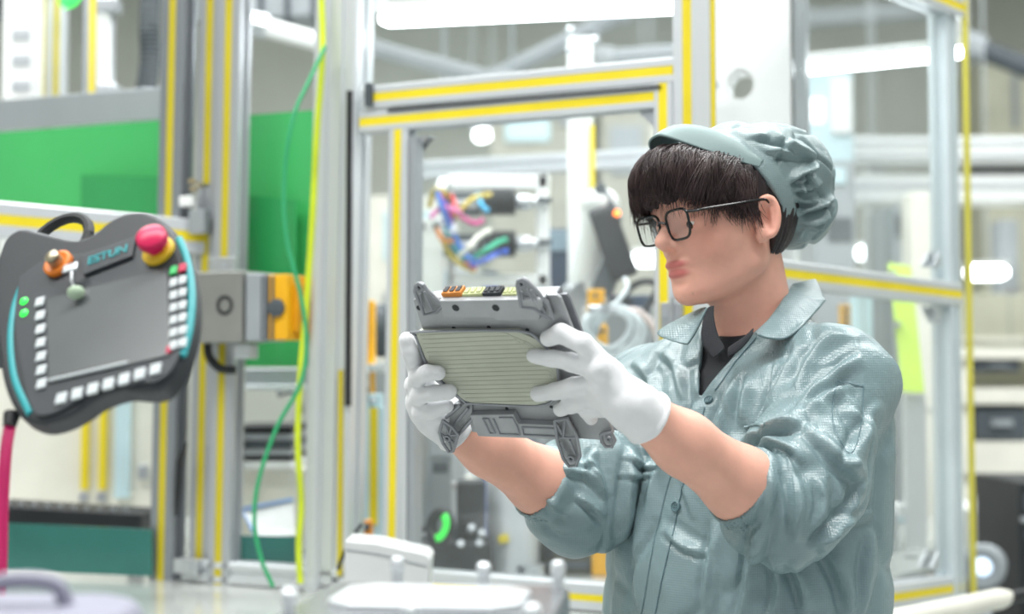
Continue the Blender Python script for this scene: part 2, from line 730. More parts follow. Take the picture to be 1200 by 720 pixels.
# ------------------------------------------------ gloves
m_glove = mat('glove_knit', 'e6e7e9', rough=0.85, vary=0.01, bump=0.25, bscale=700, sheen=0.3)
for s in 'LR':
    wr, el = (WL, EL) if s == 'L' else (WR, ER)
    ax = unit(el - wr)
    hem = wr + ax * .016

    def gl(P, s=s, wr=wr, ax=ax, hem=hem):
        d = smin(hand_sdf(P, s), cap(P, wr - ax * .01, wr + ax * .03, .0285, .0315), .012)
        rim = np.abs(np.linalg.norm((P - hem) - ((P - hem) @ ax)[:, None] * ax, axis=1) - .0305)
        rim = np.sqrt(rim ** 2 + ((P - hem) @ ax) ** 2) - .0030
        d = np.maximum(d, (P - hem) @ ax)
        d = smin(d, rim, .003)
        return d + noise3(P, 95, 3) * .0006 + noise3(P, 45, 5) * .0009
    pts = np.stack([p for v in HAND3[s].values() for p in v] + [hem])
    V, Q = sdf_mesh(gl, pts.min(0) - .04, pts.max(0) + .045, .0016, smooth=1)
    quad_obj('glove', V, Q, m_glove, person)

# ------------------------------------------------ jacket
CUFL, CUFR = EL + (WL - EL) * .33, ER + (WR - ER) * .33
UPAX = unit(NECKTOP - NB)
SLN = unit(Z3 + TF * .55)
WN1 = unit(np.cross(ray(819, 466), ray(826, 366)))      # sides of the open front
WN1 = (WN1 if WN1[0] < 0 else -WN1).astype(np.float32)
WN2 = unit(np.cross(ray(819, 466), ray(888, 380)))
WN2 = (WN2 if WN2[0] > 0 else -WN2).astype(np.float32)


def col(P, za, prof):
    return np.interp(za, [p[0] for p in prof], [p[1] for p in prof])


def jacket_sdf(P, hole=True, shrink=0.0):
    z = P[:, 2]
    k = np.clip((z - .80) / (NB[2] - .80), 0, 1.1)
    cx = TB[0] + (NB[0] - TB[0]) * k ** 2
    cy = TB[1] + (NB[1] - TB[1]) * k ** 2
    X = np.stack([P[:, 0] - cx, P[:, 1] - cy], 1)
    lf, ll = X @ TF[:2], X @ TL[:2]
    a = np.interp(z, [.7, .9, 1.1, 1.25, 1.33, 1.40, 1.46], [.214, .210, .206, .204, .188, .14, .09]) - shrink
    b = np.interp(z, [.7, .9, 1.1, 1.25, 1.33, 1.40, 1.46], [.165, .160, .155, .145, .120, .085, .06]) - shrink
    g = np.sqrt((ll / a) ** 2 + (lf / b) ** 2)
    d = (g - 1) * (.5 * a + .5 * b) * .85
    d = smax(d, z - 1.375, .05)
    for S_, in ((SL,), (SR,)):
        d = smin(d, cap(P, NB + Z3 * .000 + (S_ - NB) * .10, S_ + Z3 * .004, .058 - shrink, .064 - shrink), .05)
    if hole:
        for s in 'LR':
            sh, el, wr, cf = (SL, EL, WL, CUFL) if s == 'L' else (SR, ER, WR, CUFR)
            ax = unit(wr - el)
            up = unit(sh - el)
            arm = cap(P, sh, el + up * .05, .066, .077)
            arm = smin(arm, cap(P, el + up * .05, el - Z3 * .002, .076, .060), .03)
            arm = smin(arm, cap(P, el - Z3 * .004, cf - ax * .045 - Z3 * .006, .058, .055), .02)
            cu = cap(P, cf - ax * .05, cf + ax * .05, .0505)
            cu = smax(cu, (P - cf) @ ax, .006)
            cu = smax(cu, -((P - (cf - ax * .055)) @ ax), .012)
            arm = smax(arm, (P - (cf - ax * .03)) @ ax, .01)
            arm = smin(arm, cu, .007)
            arm = smax(arm, -cap(P, cf - ax * .022 - Z3 * .005, wr - Z3 * .004, .0430, .040), .004)
            kk = (.005 + .03 * np.clip((z - el[2] - .10) / .08, 0, 1)).astype(np.float32)
            d = smin(d, arm, kk)
        stand = smax(cap(P, NB - UPAX * .06, NB + UPAX * .08, .078, .066), (P - (NB + Z3 * .048)) @ SLN, .006)
        d = smin(d, stand, .02)
        d = smax(d, -cap(P, NB - UPAX * .02, NECKTOP, .0600, .0610), .006)
        # the open front
        rel = P - C0.astype(np.float32)
        front = (P - NB.astype(np.float32)) @ TF
        wedge = np.maximum(rel @ WN1, rel @ WN2)
        wedge = np.maximum(wedge, .015 - front)
        d = smax(d, -wedge * .9, .004)
    return d


def cloth_material(name, color, rough):
    """ripstop nylon: tone variation, woven grid relief"""
    m = mat(name, color, rough=rough, vary=0.06, vscale=7, spec=0.6)  # tone noise also paints lighter sheen patches into the cloth
    nt = m.node_tree
    N, K = nt.nodes, nt.links
    b = N['Principled BSDF']
    tc = N.new('ShaderNodeTexCoord')
    prev = None
    for d in ('X', 'Z'):
        wv = N.new('ShaderNodeTexWave')
        wv.bands_direction = d
        wv.inputs['Scale'].default_value = 105
        wv.inputs['Distortion'].default_value = 0.4
        wv.inputs['Detail'].default_value = 0
        K.new(tc.outputs['Object'], wv.inputs['Vector'])
        bp = N.new('ShaderNodeBump')
        bp.inputs['Strength'].default_value = 0.16
        bp.inputs['Distance'].default_value = 0.0010
        K.new(wv.outputs['Fac'], bp.inputs['Height'])
        if prev:
            K.new(prev.outputs['Normal'], bp.inputs['Normal'])
        prev = bp
    nz = N.new('ShaderNodeTexNoise')
    nz.inputs['Scale'].default_value = 55
    nz.inputs['Detail'].default_value = 4
    nz.inputs['Distortion'].default_value = 0.8
    K.new(tc.outputs['Object'], nz.inputs['Vector'])
    bp = N.new('ShaderNodeBump')
    bp.inputs['Strength'].default_value = 0.35
    bp.inputs['Distance'].default_value = 0.004
    K.new(nz.outputs['Fac'], bp.inputs['Height'])
    K.new(prev.outputs['Normal'], bp.inputs['Normal'])
    K.new(bp.outputs['Normal'], b.inputs['Normal'])
    return m


m_cloth = cloth_material('jacket_nylon', '7e9498', 0.32)

# creases of the cloth: (pixel polyline, half width px, height m); the steep side lies to the right of the line
FOLDS = [
    ([(872, 524), (890, 515), (915, 504), (941, 499)], 7, .011), ([(880, 535), (905, 522), (928, 530), (938, 545)], 7, .008),
    ([(902, 520), (922, 548), (930, 585), (932, 636)], 8, .009), ([(897, 545), (903, 575), (893, 612), (880, 640)], 7, .007),
    ([(941, 500), (965, 522), (990, 548), (1014, 562)], 10, .008), ([(1016, 560), (998, 592), (972, 622), (948, 645)], 8, .007),
    ([(958, 560), (962, 590), (955, 620)], 8, .005), ([(985, 470), (1005, 500), (1012, 540)], 12, .006),
    ([(1008, 398), (972, 401), (950, 420), (931, 456)], 9, .009), ([(1010, 420), (975, 440), (940, 475), (918, 500)], 10, .008),
    ([(935, 400), (920, 440), (900, 490)], 7, .006), ([(912, 420), (905, 460), (893, 500)], 6, .005),
    ([(1000, 450), (965, 470), (935, 492)], 9, .006), ([(1030, 470), (1000, 530), (985, 560)], 12, .006),
    ([(1025, 600), (985, 612), (955, 640)], 9, .006), ([(870, 428), (855, 470), (838, 520)], 9, .006),
    ([(880, 440), (872, 470), (868, 500)], 8, .005), ([(858, 455), (840, 495), (832, 540)], 8, .005),
    ([(888, 610), (880, 660), (868, 722)], 10, .008), ([(925, 655), (940, 690), (945, 722)], 10, .007),
    ([(965, 640), (985, 680), (998, 722)], 11, .008), ([(1020, 620), (1012, 670), (1010, 722)], 10, .005),
    ([(905, 650), (912, 690), (905, 722)], 9, .006), ([(838, 610), (832, 660), (825, 722)], 9, .005),
    ([(740, 520), (732, 590), (722, 700)], 10, .006), ([(765, 530), (752, 610), (745, 722)], 9, .005),
    ([(790, 500), (770, 560), (762, 610)], 8, .004), ([(725, 470), (738, 500), (760, 520)], 7, .004),
    ([(730, 535), (752, 548), (775, 545)], 5, .004), ([(722, 556), (745, 560), (770, 556)], 5, .003),
    ([(810, 520), (800, 560), (812, 610)], 7, .004), ([(780, 620), (800, 640), (830, 650)], 8, .004),
    ([(632, 528), (655, 548), (690, 560), (712, 585)], 8, .008), ([(622, 545), (640, 575), (650, 606)], 7, .007),
    ([(655, 530), (675, 545), (700, 548)], 6, .006), ([(612, 560), (640, 588), (670, 606)], 8, .006),
    ([(672, 580), (690, 592), (708, 608)], 7, .005), ([(700, 525), (690, 545), (706, 570)], 6, .005),
    ([(742, 425), (760, 445), (772, 480)], 8, .005), ([(770, 410), (790, 430), (800, 470)], 8, .005),
]


def fold_disp(V, N, folds, k=1.0):
    uv = proj(V)
    vd = V - C0
    vd = vd / np.linalg.norm(vd, axis=1)[:, None]
    face = np.clip(-(N * vd).sum(1) * 1.6, 0, 1)
    out = np.zeros(len(V))
    for pts, wd, h in folds:
        P = np.array(smooth_curve([(*p, 0) for p in pts], 6))[:, :2]
        box = (uv[:, 0] > P[:, 0].min() - 4 * wd) & (uv[:, 0] < P[:, 0].max() + 4 * wd) & (uv[:, 1] > P[:, 1].min() - 4 * wd) & (uv[:, 1] < P[:, 1].max() + 4 * wd)
        ii = np.nonzero(box)[0]
        if not len(ii):
            continue
        u = uv[ii]
        best = np.full(len(ii), 1e9)
        sd = np.zeros(len(ii))
        tt = np.zeros(len(ii))
        m = len(P) - 1
        for i in range(m):
            ab = P[i + 1] - P[i]
            t = np.clip(((u - P[i]) @ ab) / (ab @ ab), 0, 1)
            df = u - P[i] - t[:, None] * ab
            ds = np.linalg.norm(df, axis=1)
            c = ab[0] * df[:, 1] - ab[1] * df[:, 0]
            b = ds < best
            best[b] = ds[b]
            sd[b] = (np.sign(c) * ds)[b]
            tt[b] = (i + t[b]) / m
        x = sd / (wd * .85)
        ridge = np.where(x < 0, np.exp(-(x / 1.15) ** 2), np.exp(-(x / .55) ** 2) - .55 * np.exp(-((x - 1.0) / .55) ** 2))
        tap = np.clip(np.minimum(tt, 1 - tt) * 3.5, 0, 1) ** .7
        out[ii] += h * ridge * tap * k * face[ii]
    return out


def ridged(V, sc, seed):
    a = noise3(V * A(1, 1, .55), sc, seed)
    return (1 - np.abs(a) * 1.6)


def worley(V, n, lo, hi, seed, sc=(1, 1, 1)):
    r = np.random.default_rng(seed)
    pts = (r.uniform(0, 1, (n, 3)) * (hi - lo) + lo) * A(*sc)
    X = V * A(*sc)
    a = np.full(len(X), 9.0)
    b = np.full(len(X), 9.0)
    for p in pts:
        d = np.linalg.norm(X - p, axis=1)
        m = d < a
        b = np.where(m, a, np.minimum(b, d))
        a = np.where(m, d, a)
    return a, b


def garment(name, fn, lo, hi, h, material, folds=None, rid=.0035, sc=11, smooth=1, parent=None, k=1.0):
    V, Q = sdf_mesh(fn, lo, hi, h, smooth=smooth)
    N = vnormals(V, Q)
    W = V + .02 * np.stack([noise3(V, 9, 21), noise3(V, 9, 22), noise3(V, 9, 23)], 1)
    d = rid * (ridged(W, sc, 4) - .4) + rid * .5 * (ridged(W, sc * 2.3, 9) - .4)
    if folds:
        a, b = worley(W, 150, V.min(0), V.max(0), 5, (1, 1, .6))
        d = d - .0055 * np.exp(-((b - a) / .012) ** 2) + .002
        d = d + fold_disp(V, N, folds, k)
        for cf in (CUFL, CUFR):
            d = d * (.25 + .75 * np.clip((np.linalg.norm(V - cf, axis=1) - .045) / .03, 0, 1))
        nd = np.linalg.norm(V - NB, axis=1)
        d = d * (.3 + .7 * np.clip((nd - .08) / .04, 0, 1))
    d = np.maximum(d, -.0055)
    return quad_obj(name, V + N * d[:, None], Q, material, parent or person)


jlo = np.minimum(allp.min(0), TB) - .13
jlo[0], jlo[2] = -.06, .78
def jacket_cut(P):
    return np.maximum(jacket_sdf(P), .82 - P[:, 2])


jacket = garment('jacket', jacket_cut, jlo, A(.72, 2.36, 1.52), .0030, m_cloth, FOLDS, k=1.6)

from mathutils.bvhtree import BVHTree


def tree(o):
    M = np.array(o.data.vertices.foreach_get) if False else None
    n = len(o.data.vertices)
    co = np.empty(n * 3, np.float32)
    o.data.vertices.foreach_get('co', co)
    co = co.reshape(-1, 3) + rootloc(o)
    return BVHTree.FromPolygons([tuple(map(float, c)) for c in co], [tuple(p.vertices) for p in o.data.polygons])


BVJ = tree(jacket)


def drape(px, py, off=0.0, bv=None):
    """first point of a garment met by the sight line, lifted by off; and the normal there"""
    d = unit(ray(px, py))
    hit = (bv or BVJ).ray_cast(Vector(C0), Vector(d), 4.0)
    if hit[0] is None:
        return None, None
    n = np.array(hit[1])
    n = n if n @ d < 0 else -n
    return np.array(hit[0]) + n * off, n


# polo shirt under the jacket
m_polo = mat('polo_black', '22252a', rough=0.8, vary=0.06, bump=0.3, bscale=500)


def polo_sdf(P):
    d = jacket_sdf(P, hole=False, shrink=.012)
    d = smin(d, smax(cap(P, NB - UPAX * .06, NB + UPAX * .05, .066, .0585), (P - (NB + Z3 * .036)) @ unit(Z3 + TF * .30), .004), .014)
    d = smin(d, smax(cap(P, NB - UPAX * .06 + TF * .030, NB + UPAX * .03 + TF * .026, .060, .050), (P - (NB + Z3 * .036)) @ unit(Z3 + TF * .30), .004), .010)
    d = smax(d, -cap(P, NB - UPAX * .01, NECKTOP, .0555, .0565), .003)
    return np.maximum(d, 1.15 - P[:, 2])


polo = garment('polo_shirt', polo_sdf, NB - A(.30, .30, .32), NB + A(.30, .30, .10), .004, m_polo, None, rid=.0015)


def sheet(name, inner, outer, material, thick=.003, rows=7, bulge=.004, parent=None, fn=None, lift=.004, cols=6):
    """a cloth flap lofted between two polylines of (px, py, depth)"""
    def curve(c):
        P = smooth_curve([at(*q) for q in c], cols)
        return np.array(P)
    a, b = curve(inner), curve(outer)
    V = []
    for i in range(rows):
        t = i / (rows - 1)
        R = a * (1 - t) + b * t
        R[:, 1] -= bulge * math.sin(math.pi * t)
        V.append(R)
    V = np.array(V)
    n = V.shape[1]
    V = V.reshape(-1, 3)
    for i in range(len(V)):       # never sinks into the cloth below
        d = unit(V[i] - C0)
        hit = BVJ.ray_cast(Vector(C0), Vector(d), 4.0)
        if hit[0] is not None and hit[3] < np.linalg.norm(V[i] - C0) + lift:
            V[i] = C0 + d * (hit[3] - lift)
    Fc = [[r * n + c, r * n + c + 1, (r + 1) * n + c + 1, (r + 1) * n + c] for r in range(rows - 1) for c in range(n - 1)]
    o = obj_from(name, V, Fc, material, parent or person, smooth=True)
    sm = o.modifiers.new('smooth', 'SMOOTH')
    sm.factor, sm.iterations = 0.5, 3
    sb = o.modifiers.new('subsurf', 'SUBSURF')
    sb.levels = sb.render_levels = 1
    md = o.modifiers.new('thickness', 'SOLIDIFY')
    md.thickness = thick
    md.offset = 0
    return o


sheet('collar', [(927, 334, 2.00), (921, 343, 1.97), (916, 350, 1.95), (908, 362, 1.925), (899, 375, 1.905), (891, 384, 1.895), (885, 391, 1.89)],
      [(956, 326, 2.03), (967, 350, 1.985), (967, 356, 1.975), (945, 380, 1.92), (922, 398, 1.88), (900, 397, 1.872), (887, 392, 1.87)], m_cloth)
sheet('collar', [(830, 360, 1.90), (824, 374, 1.90), (817, 390, 1.90), (806, 405, 1.90)],
      [(822, 362, 1.95), (796, 374, 1.96), (768, 391, 1.96), (790, 401, 1.92)], m_cloth)

BVP = tree(polo)
_bj, BVJ = BVJ, BVP
sheet('polo_collar', [(837, 358, 1.90), (838, 372, 1.89), (843, 392, 1.88), (852, 408, 1.87)],
      [(830, 360, 1.90), (822, 380, 1.89), (821, 402, 1.88), (834, 424, 1.87)], m_polo, thick=.003, rows=4, bulge=.002)
sheet('polo_collar', [(884, 384, 1.90), (872, 394, 1.885), (860, 402, 1.875), (852, 408, 1.87)],
      [(882, 392, 1.89), (874, 404, 1.88), (864, 414, 1.87), (853, 420, 1.865)], m_polo, thick=.003, rows=4, bulge=.002)
BVJ = _bj

# buttons, stitched seams and the sleeve pocket, laid on the cloth
m_button = mat('button_grey', '5f7a80', rough=0.35, vary=0.03)


def button(px, py, r, material, fn=None):
    c, n = drape(px, py, .0, fn)
    if c is None:
        return
    mb = MB().lathe(c - n * .002, n, [(r * .9, 0), (r, .0045), (r, .0056), (r * .82, .0062), (r * .74, .0050), (r * .1, .0050)], 20)
    o = mb.build('button', material, person, smooth=True)
    u = unit(np.cross(n, (0, 0, 1)))
    v = np.cross(n, u)
    mb = MB()
    for i in (-1, 1):
        for j in (-1, 1):
            q = c + (u * i + v * j) * r * .24
            mb.cyl(q + n * .002, q + n * .0034, r * .12, n=8)
    mb.build('button_hole', mat('button_dark', '26343a', rough=.6), o)


button(793, 594, .0070, m_button)
button(831, 470, .0062, m_button)
button(839, 409, .0042, mat('button_white', 'e8e8e8', rough=0.3), BVP)


def seam(name, pts, r, material, off=.0012, n=7):
    P = [q for q in (drape(p[0], p[1], off)[0] for p in smooth_curve([(*p, 0) for p in pts], n)) if q is not None]
    return MB().tube(P, r, 6).build(name, material, person, smooth=True)


m_seam = mat('seam_thread', '66828a', rough=0.6, vary=0.03)
seam('placket_seam', [(826, 478), (812, 530), (800, 570), (790, 620), (776, 680), (768, 722)], .0007, m_seam)
seam('placket_seam', [(812, 470), (795, 530), (780, 580), (766, 640), (752, 722)], .0005, m_seam)
seam('pocket_seam', [(980, 447), (1012, 453)], .0006, m_seam)
seam('pocket_seam', [(980, 447), (975, 485), (983, 515), (997, 532), (1008, 505), (1012, 453)], .0005, m_seam)
seam('chest_pocket_welt', [(873, 501), (884, 499), (896, 498)], .0022, m_cloth)
seam('lapel_seam', [(886, 396), (862, 425), (838, 458)], .0009, m_seam)

# ------------------------------------------------ cap
CN = unit(A(.855, 0, -.52))
CP = A(.003, 0, .074)


def cap_sdf(P):
    q = (P - HO.astype(np.float32)) @ HR.T.astype(np.float32)
    s = -((q - CP.astype(np.float32)) @ CN.astype(np.float32))      # distance behind the band's edge
    tight = ell(q, (-.010, 0, .044), (.110, .0835, .0915))
    crown = smin(ell(q, (-.050, 0, .076), (.090, .080, .062)), ell(q, (-.100, 0, .068), (.080, .080, .066)), .02)
    crown = smin(crown, ell(q, (-.114, 0, .014), (.070, .068, .050)), .015)
    crown = smin(crown, ell(q, (-.028, 0, .088), (.066, .070, .055)), .02)
    crown = smax(crown, .024 - s, .012)
    d = smin(smax(tight, -s, .002), crown, .004)
    return d


CAPFOLDS = [
    ([(920, 219), (936, 205), (958, 196)], 5, .007), ([(920, 220), (940, 222), (966, 214)], 5, .007), ([(921, 221), (938, 236), (962, 236)], 5, .007),
    ([(925, 258), (945, 248), (968, 240), (978, 230)], 5, .008), ([(932, 262), (952, 262), (974, 254)], 5, .007), ([(935, 281), (946, 268), (966, 268)], 4, .006),
    ([(868, 184), (890, 178), (915, 178), (945, 184)], 6, .007), ([(905, 150), (915, 165), (940, 178), (960, 184)], 6, .006), ([(860, 170), (880, 160), (905, 158)], 6, .005),
    ([(900, 200), (905, 185), (920, 180)], 5, .005), ([(958, 186), (950, 205), (962, 225)], 5, .006), ([(915, 148), (925, 160), (922, 176)], 5, .004),
    ([(935, 230), (945, 205), (955, 190)], 4, .005), ([(905, 205), (912, 225), (930, 250)], 4, .003)]
capc = hw(-.07, 0, .05)
V, Q = sdf_mesh(cap_sdf, capc - .20, capc + .20, .0024, smooth=1)
N = vnormals(V, Q)
q = (V - HO) @ HR.T
s = -((q - CP) @ CN)
wgt = np.clip((s - .026) / .02, 0, 1)
W = V + .012 * np.stack([noise3(V, 18, 31), noise3(V, 18, 32), noise3(V, 18, 33)], 1)
wa, wb = worley(W, 48, V.min(0), V.max(0), 8)
d = wgt * (.16 * np.minimum(wa - .04, .04) - .006 * np.exp(-((wb - wa) / .006) ** 2) + .003 * (ridged(W, 26, 42) - .5)) + wgt * fold_disp(V, N, CAPFOLDS, 1.6)
m_cap = cloth_material('cap_nylon', '7d9092', 0.40)
quad_obj('cap', V + N * d[:, None], Q, m_cap, person)
# visor
ina = [(0, .046, .141), (.03, .040, .133), (.055, .014, .110), (.070, -.006, .086), (.076, -.014, .074)]
outa = [(0, .096, .131), (.022, .094, .124), (.050, .060, .1005), (.068, .022, .081), (.0765, -.004, .071)]
full = lambda L: [hw(f, -l, u) for l, f, u in L[:0:-1]] + [hw(f, l, u) for l, f, u in L]
ci, co = np.array(smooth_curve(full(ina), 5)), np.array(smooth_curve(full(outa), 5))
rows = []
for i in range(6):
    t = i / 5
    rows.append(ci * (1 - t) + co * t + HR[2] * .006 * math.sin(math.pi * t))
V = np.array(rows)
n = V.shape[1]
o = obj_from('visor', V.reshape(-1, 3), [[r * n + c, r * n + c + 1, (r + 1) * n + c + 1, (r + 1) * n + c] for r in range(5) for c in range(n - 1)],
             mat('visor_cloth', '7f9494', rough=0.55, vary=0.02, bump=0.1, bscale=400), person, smooth=True)
o.modifiers.new('subsurf', 'SUBSURF').render_levels = 2
md = o.modifiers.new('thickness', 'SOLIDIFY')
md.thickness = .0035
md.offset = -1

# ------------------------------------------------ hair
m_hair = mat('hair_dark', '2a2224', rough=0.42, vary=0.12, vscale=60, bump=0.6, bscale=220, spec=0.35, stretch=(1, 1, .15))
m_strand = mat('hair_strand', '3d3030', rough=0.36, vary=0.25, vscale=40, spec=0.45)


def hair_sdf(P):
    q = (P - HO.astype(np.float32)) @ HR.T.astype(np.float32)
    m = q.copy()
    m[:, 1] = np.abs(q[:, 1])
    d = smin(ell(q, (.030, 0, .061), (.090, .0775, .053)), ell(q, (.080, 0, .070), (.042, .052, .038)), .02)
    d = smin(d, ell(q, (.000, 0, .040), (.096, .0805, .080)), .01)
    lim = np.interp(m[:, 0], [-.1, -.02, .0, .022, .034, .046, .060, .10, .14], [.02, .026, .028, .022, .014, .030, .036, .044, .052])
    lim = lim + .006 * np.sin(q[:, 1] * 210 + 2 * np.sin(q[:, 0] * 70)) * np.clip(q[:, 0] * 25, 0, 1) + .003 * np.sin(q[:, 1] * 520 + q[:, 0] * 300)
    d = smax(d, (lim - q[:, 2]) * .8, .004)
    d = smax(d, (q - CP.astype(np.float32)) @ -CN.astype(np.float32) - .002, .004)
    back = ell(q, (-.008, 0, .030), (.1015, .0800, .095))
    back = smax(back, np.maximum(q[:, 0] + .022, np.maximum(q[:, 2] - .05, -.050 - q[:, 2] - (q[:, 0] + .04) * .4)), .006)
    return smin(d, back, .006)


V, Q = sdf_mesh(hair_sdf, hw(0, 0, .04) - .17, hw(0, 0, .04) + .17, .0026, smooth=1)
N = vnormals(V, Q)
q = (V - HO) @ HR.T
st = noise3(np.stack([np.arctan2(q[:, 1], q[:, 0] + .02) * 6, q[:, 2] * 9, q[:, 0] * 3], 1), 3.2, 51)
hair = quad_obj('hair', V + N * (st * .0022)[:, None], Q, m_hair, person)


def hair_grad(p):
    e = 1e-3
    X = np.stack([p + e * np.eye(3)[i] for i in range(3)] + [p - e * np.eye(3)[i] for i in range(3)]).astype(np.float32)
    v = hair_sdf(X)
    return v[:3] - v[3:]


starts, dirs, lens, offs, tips = [], [], [], [], []
for c in range(340):
    fringe = c < 215
    if fringe:                                    # from under the visor forwards and down
        l = rng.uniform(-.066, .064)
        p = A(.068 - 9 * l * l + rng.normal(0, .005), l, .113 - 8 * l * l)
        dr = A(.85, l * 5 + rng.normal(0, .22) + .10, -.30)
        ln = rng.uniform(.085, .125) * (1.0 if l < .03 else .88)
    else:                                         # temple: from the band forwards and down
        t = rng.uniform(0, 1)
        sgn = 1 if rng.uniform() < .78 else -1
        p = A(.066 - .058 * t + abs(rng.normal(0, .005)), sgn * (.060 + .014 * t), .096 - .040 * t)
        dr = A(.75 - .45 * t + rng.normal(0, .15), sgn * .1, -.75)
        ln = rng.uniform(.045, .075)
    of = rng.uniform(.0006, .0045) if not fringe else rng.uniform(.001, .0110)
    for k in range(13):
        starts.append(hw(*(p + rng.normal(0, .0028, 3))))
        dirs.append(HR.T @ (dr + rng.normal(0, .07, 3)))
        lens.append(ln * rng.uniform(.82, 1.08))
        offs.append(of + rng.uniform(0, .0012))
NS = len(starts)
P = np.array(starts)
D = np.array(dirs)
D /= np.linalg.norm(D, axis=1)[:, None]
offs, lens = np.array(offs), np.array(lens)
SEG = 11
paths = []
jit = np.repeat(rng.normal(0, .10, (NS // 13, 3)), 13, 0) + rng.normal(0, .03, (NS, 3))
for k in range(SEG + 1):
    e = 1e-3
    for _ in range(2):
        g = np.stack([hair_sdf((P + e * a).astype(np.float32)) - hair_sdf((P - e * a).astype(np.float32)) for a in np.eye(3)], 1)
        g /= np.maximum(np.linalg.norm(g, axis=1), 1e-9)[:, None]
        v = hair_sdf(P.astype(np.float32))
        q = (P - HO) @ HR.T
        free = (q[:, 2] < np.where(np.abs(q[:, 1]) > .055, .034, .056))[:, None]          # below the fringe line the tips hang free
        P = np.where(free, P, P - g * (v - offs * min(1.0, k / 5) - .0003)[:, None] * .8)
    paths.append(P.copy())
    D = D - g * (D * g).sum(1)[:, None] * .8 * (~free)
    D = D + jit * .5 - HR[2] * .16 - HR[0] * np.where(free, .09, 0.0)
    D /= np.linalg.norm(D, axis=1)[:, None]
    P = P + D * (lens / SEG)[:, None]
paths = np.array(paths)                           # (SEG+1, NS, 3)
Vs, Fs = [], []
for i in range(NS):
    c = paths[:, i]
    base = len(Vs)
    r0 = rng.uniform(.0004, .00095)
    for k in range(SEG + 1):
        t = c[min(k + 1, SEG)] - c[max(k - 1, 0)]
        t = t / (np.linalg.norm(t) + 1e-9)
        u = np.cross(t, HR[1])
        u = u / (np.linalg.norm(u) + 1e-9)
        w_ = np.cross(t, u)
        r = r0 * (1 - .8 * (k / SEG) ** 2)
        for a in (0, 2.094, 4.189):
            Vs.append(c[k] + (u * math.cos(a) + w_ * math.sin(a)) * r)
    for k in range(SEG):
        for a in range(3):
            b = (a + 1) % 3
            Fs.append([base + 3 * k + a, base + 3 * k + b, base + 3 * k + 3 + b, base + 3 * k + 3 + a])
st = obj_from('hair_strands', np.array(Vs), Fs, m_strand, hair, smooth=True)
st['kind'] = 'stuff'

# ------------------------------------------------ eyebrows, spectacles
m_frame = mat('spectacle_black', '17181a', rough=0.25, vary=0.05)
gl = bpy.data.materials.new('lens_glass')
gl.use_nodes = True
nt = gl.node_tree
nt.nodes.clear()
out = nt.nodes.new('ShaderNodeOutputMaterial')
mx = nt.nodes.new('ShaderNodeMixShader')
tr = nt.nodes.new('ShaderNodeBsdfTransparent')
gs = nt.nodes.new('ShaderNodeBsdfGlossy')
gs.inputs['Roughness'].default_value = 0.02
gs.inputs['Color'].default_value = (.85, .92, 1, 1)
lw = nt.nodes.new('ShaderNodeLayerWeight')
lw.inputs['Blend'].default_value = 0.5
pw = nt.nodes.new('ShaderNodeMath')
pw.operation = 'POWER'
pw.inputs[1].default_value = 4.0
nt.links.new(lw.outputs['Facing'], pw.inputs[0])
fr = nt.nodes.new('ShaderNodeMath')
fr.operation = 'MULTIPLY_ADD'
fr.inputs[1].default_value = 0.7
fr.inputs[2].default_value = 0.06
nt.links.new(pw.outputs[0], fr.inputs[0])
nt.links.new(fr.outputs[0], mx.inputs[0])
nt.links.new(tr.outputs[0], mx.inputs[1])
nt.links.new(gs.outputs[0], mx.inputs[2])
nt.links.new(mx.outputs[0], out.inputs['Surface'])
spec = MB().tube([hw(.1085, .0085, .014), hw(.1115, 0, .017), hw(.1085, -.0085, .014)], .0016, 8).build('spectacles', m_frame, person, smooth=True)
for sgn in (1, -1):
    cc = A(.1065, sgn * .0325, .0095)
    lx, lu = unit(A(.02 * sgn, 1, 0)), unit(A(.10, 0, 1))
    loop = []
    for k in range(48):
        a = 2 * math.pi * k / 48
        x = math.copysign(abs(math.cos(a)) ** .55, math.cos(a)) * .0240
        y = math.copysign(abs(math.sin(a)) ** .55, math.sin(a)) * .0195
        x *= 1 + .07 * y / .0195
        loop.append(hw(*(cc + lx * x + lu * y)))
    mb = MB().tube(loop + loop[:2], .0018, 8, cap=False)
    mb.build('rim', m_frame, spec, smooth=True)
    nrm = unit(np.cross(loop[12] - loop[0], loop[24] - loop[0]))
    mb = MB()
    mb.add(loop, [list(range(48))])
    mb.build('lens', gl, spec)
    hin = cc + lx * .027 * sgn + lu * .013
    pts = [hw(*(cc + lx * .025 * sgn + lu * .014)), hw(.100, sgn * .0665, .0225), hw(.092, sgn * .0725, .0235), hw(.05, sgn * .0835, .0255), hw(.016, sgn * .0865, .0275), hw(-.002, sgn * .0850, .0265), hw(-.016, sgn * .079, .012)]
    mb = MB().tube(smooth_curve(pts, 5), .0019, 8)
    mb.build('temple', m_frame, spec, smooth=True)
for sgn in (1, -1):
    Vb = MB()
    for i in range(60):
        t = i / 59
        p = A(.094 - .022 * t ** 2 + rng.normal(0, .0006), sgn * (.012 + .040 * t), .0325 + .006 * math.sin(t * 2.6) + rng.normal(0, .0013))
        Vb.tube([hw(*p), hw(*(p + A(-.001, sgn * .006, .0025)))], [.0005, .0001], 3)
    Vb.build('eyebrow', m_strand, person)

# ------------------------------------------------ trousers and shoes (below the picture's edge)
m_trs = mat('trousers_dark', '2e3238', rough=.8, vary=.06, bump=.2, bscale=300)


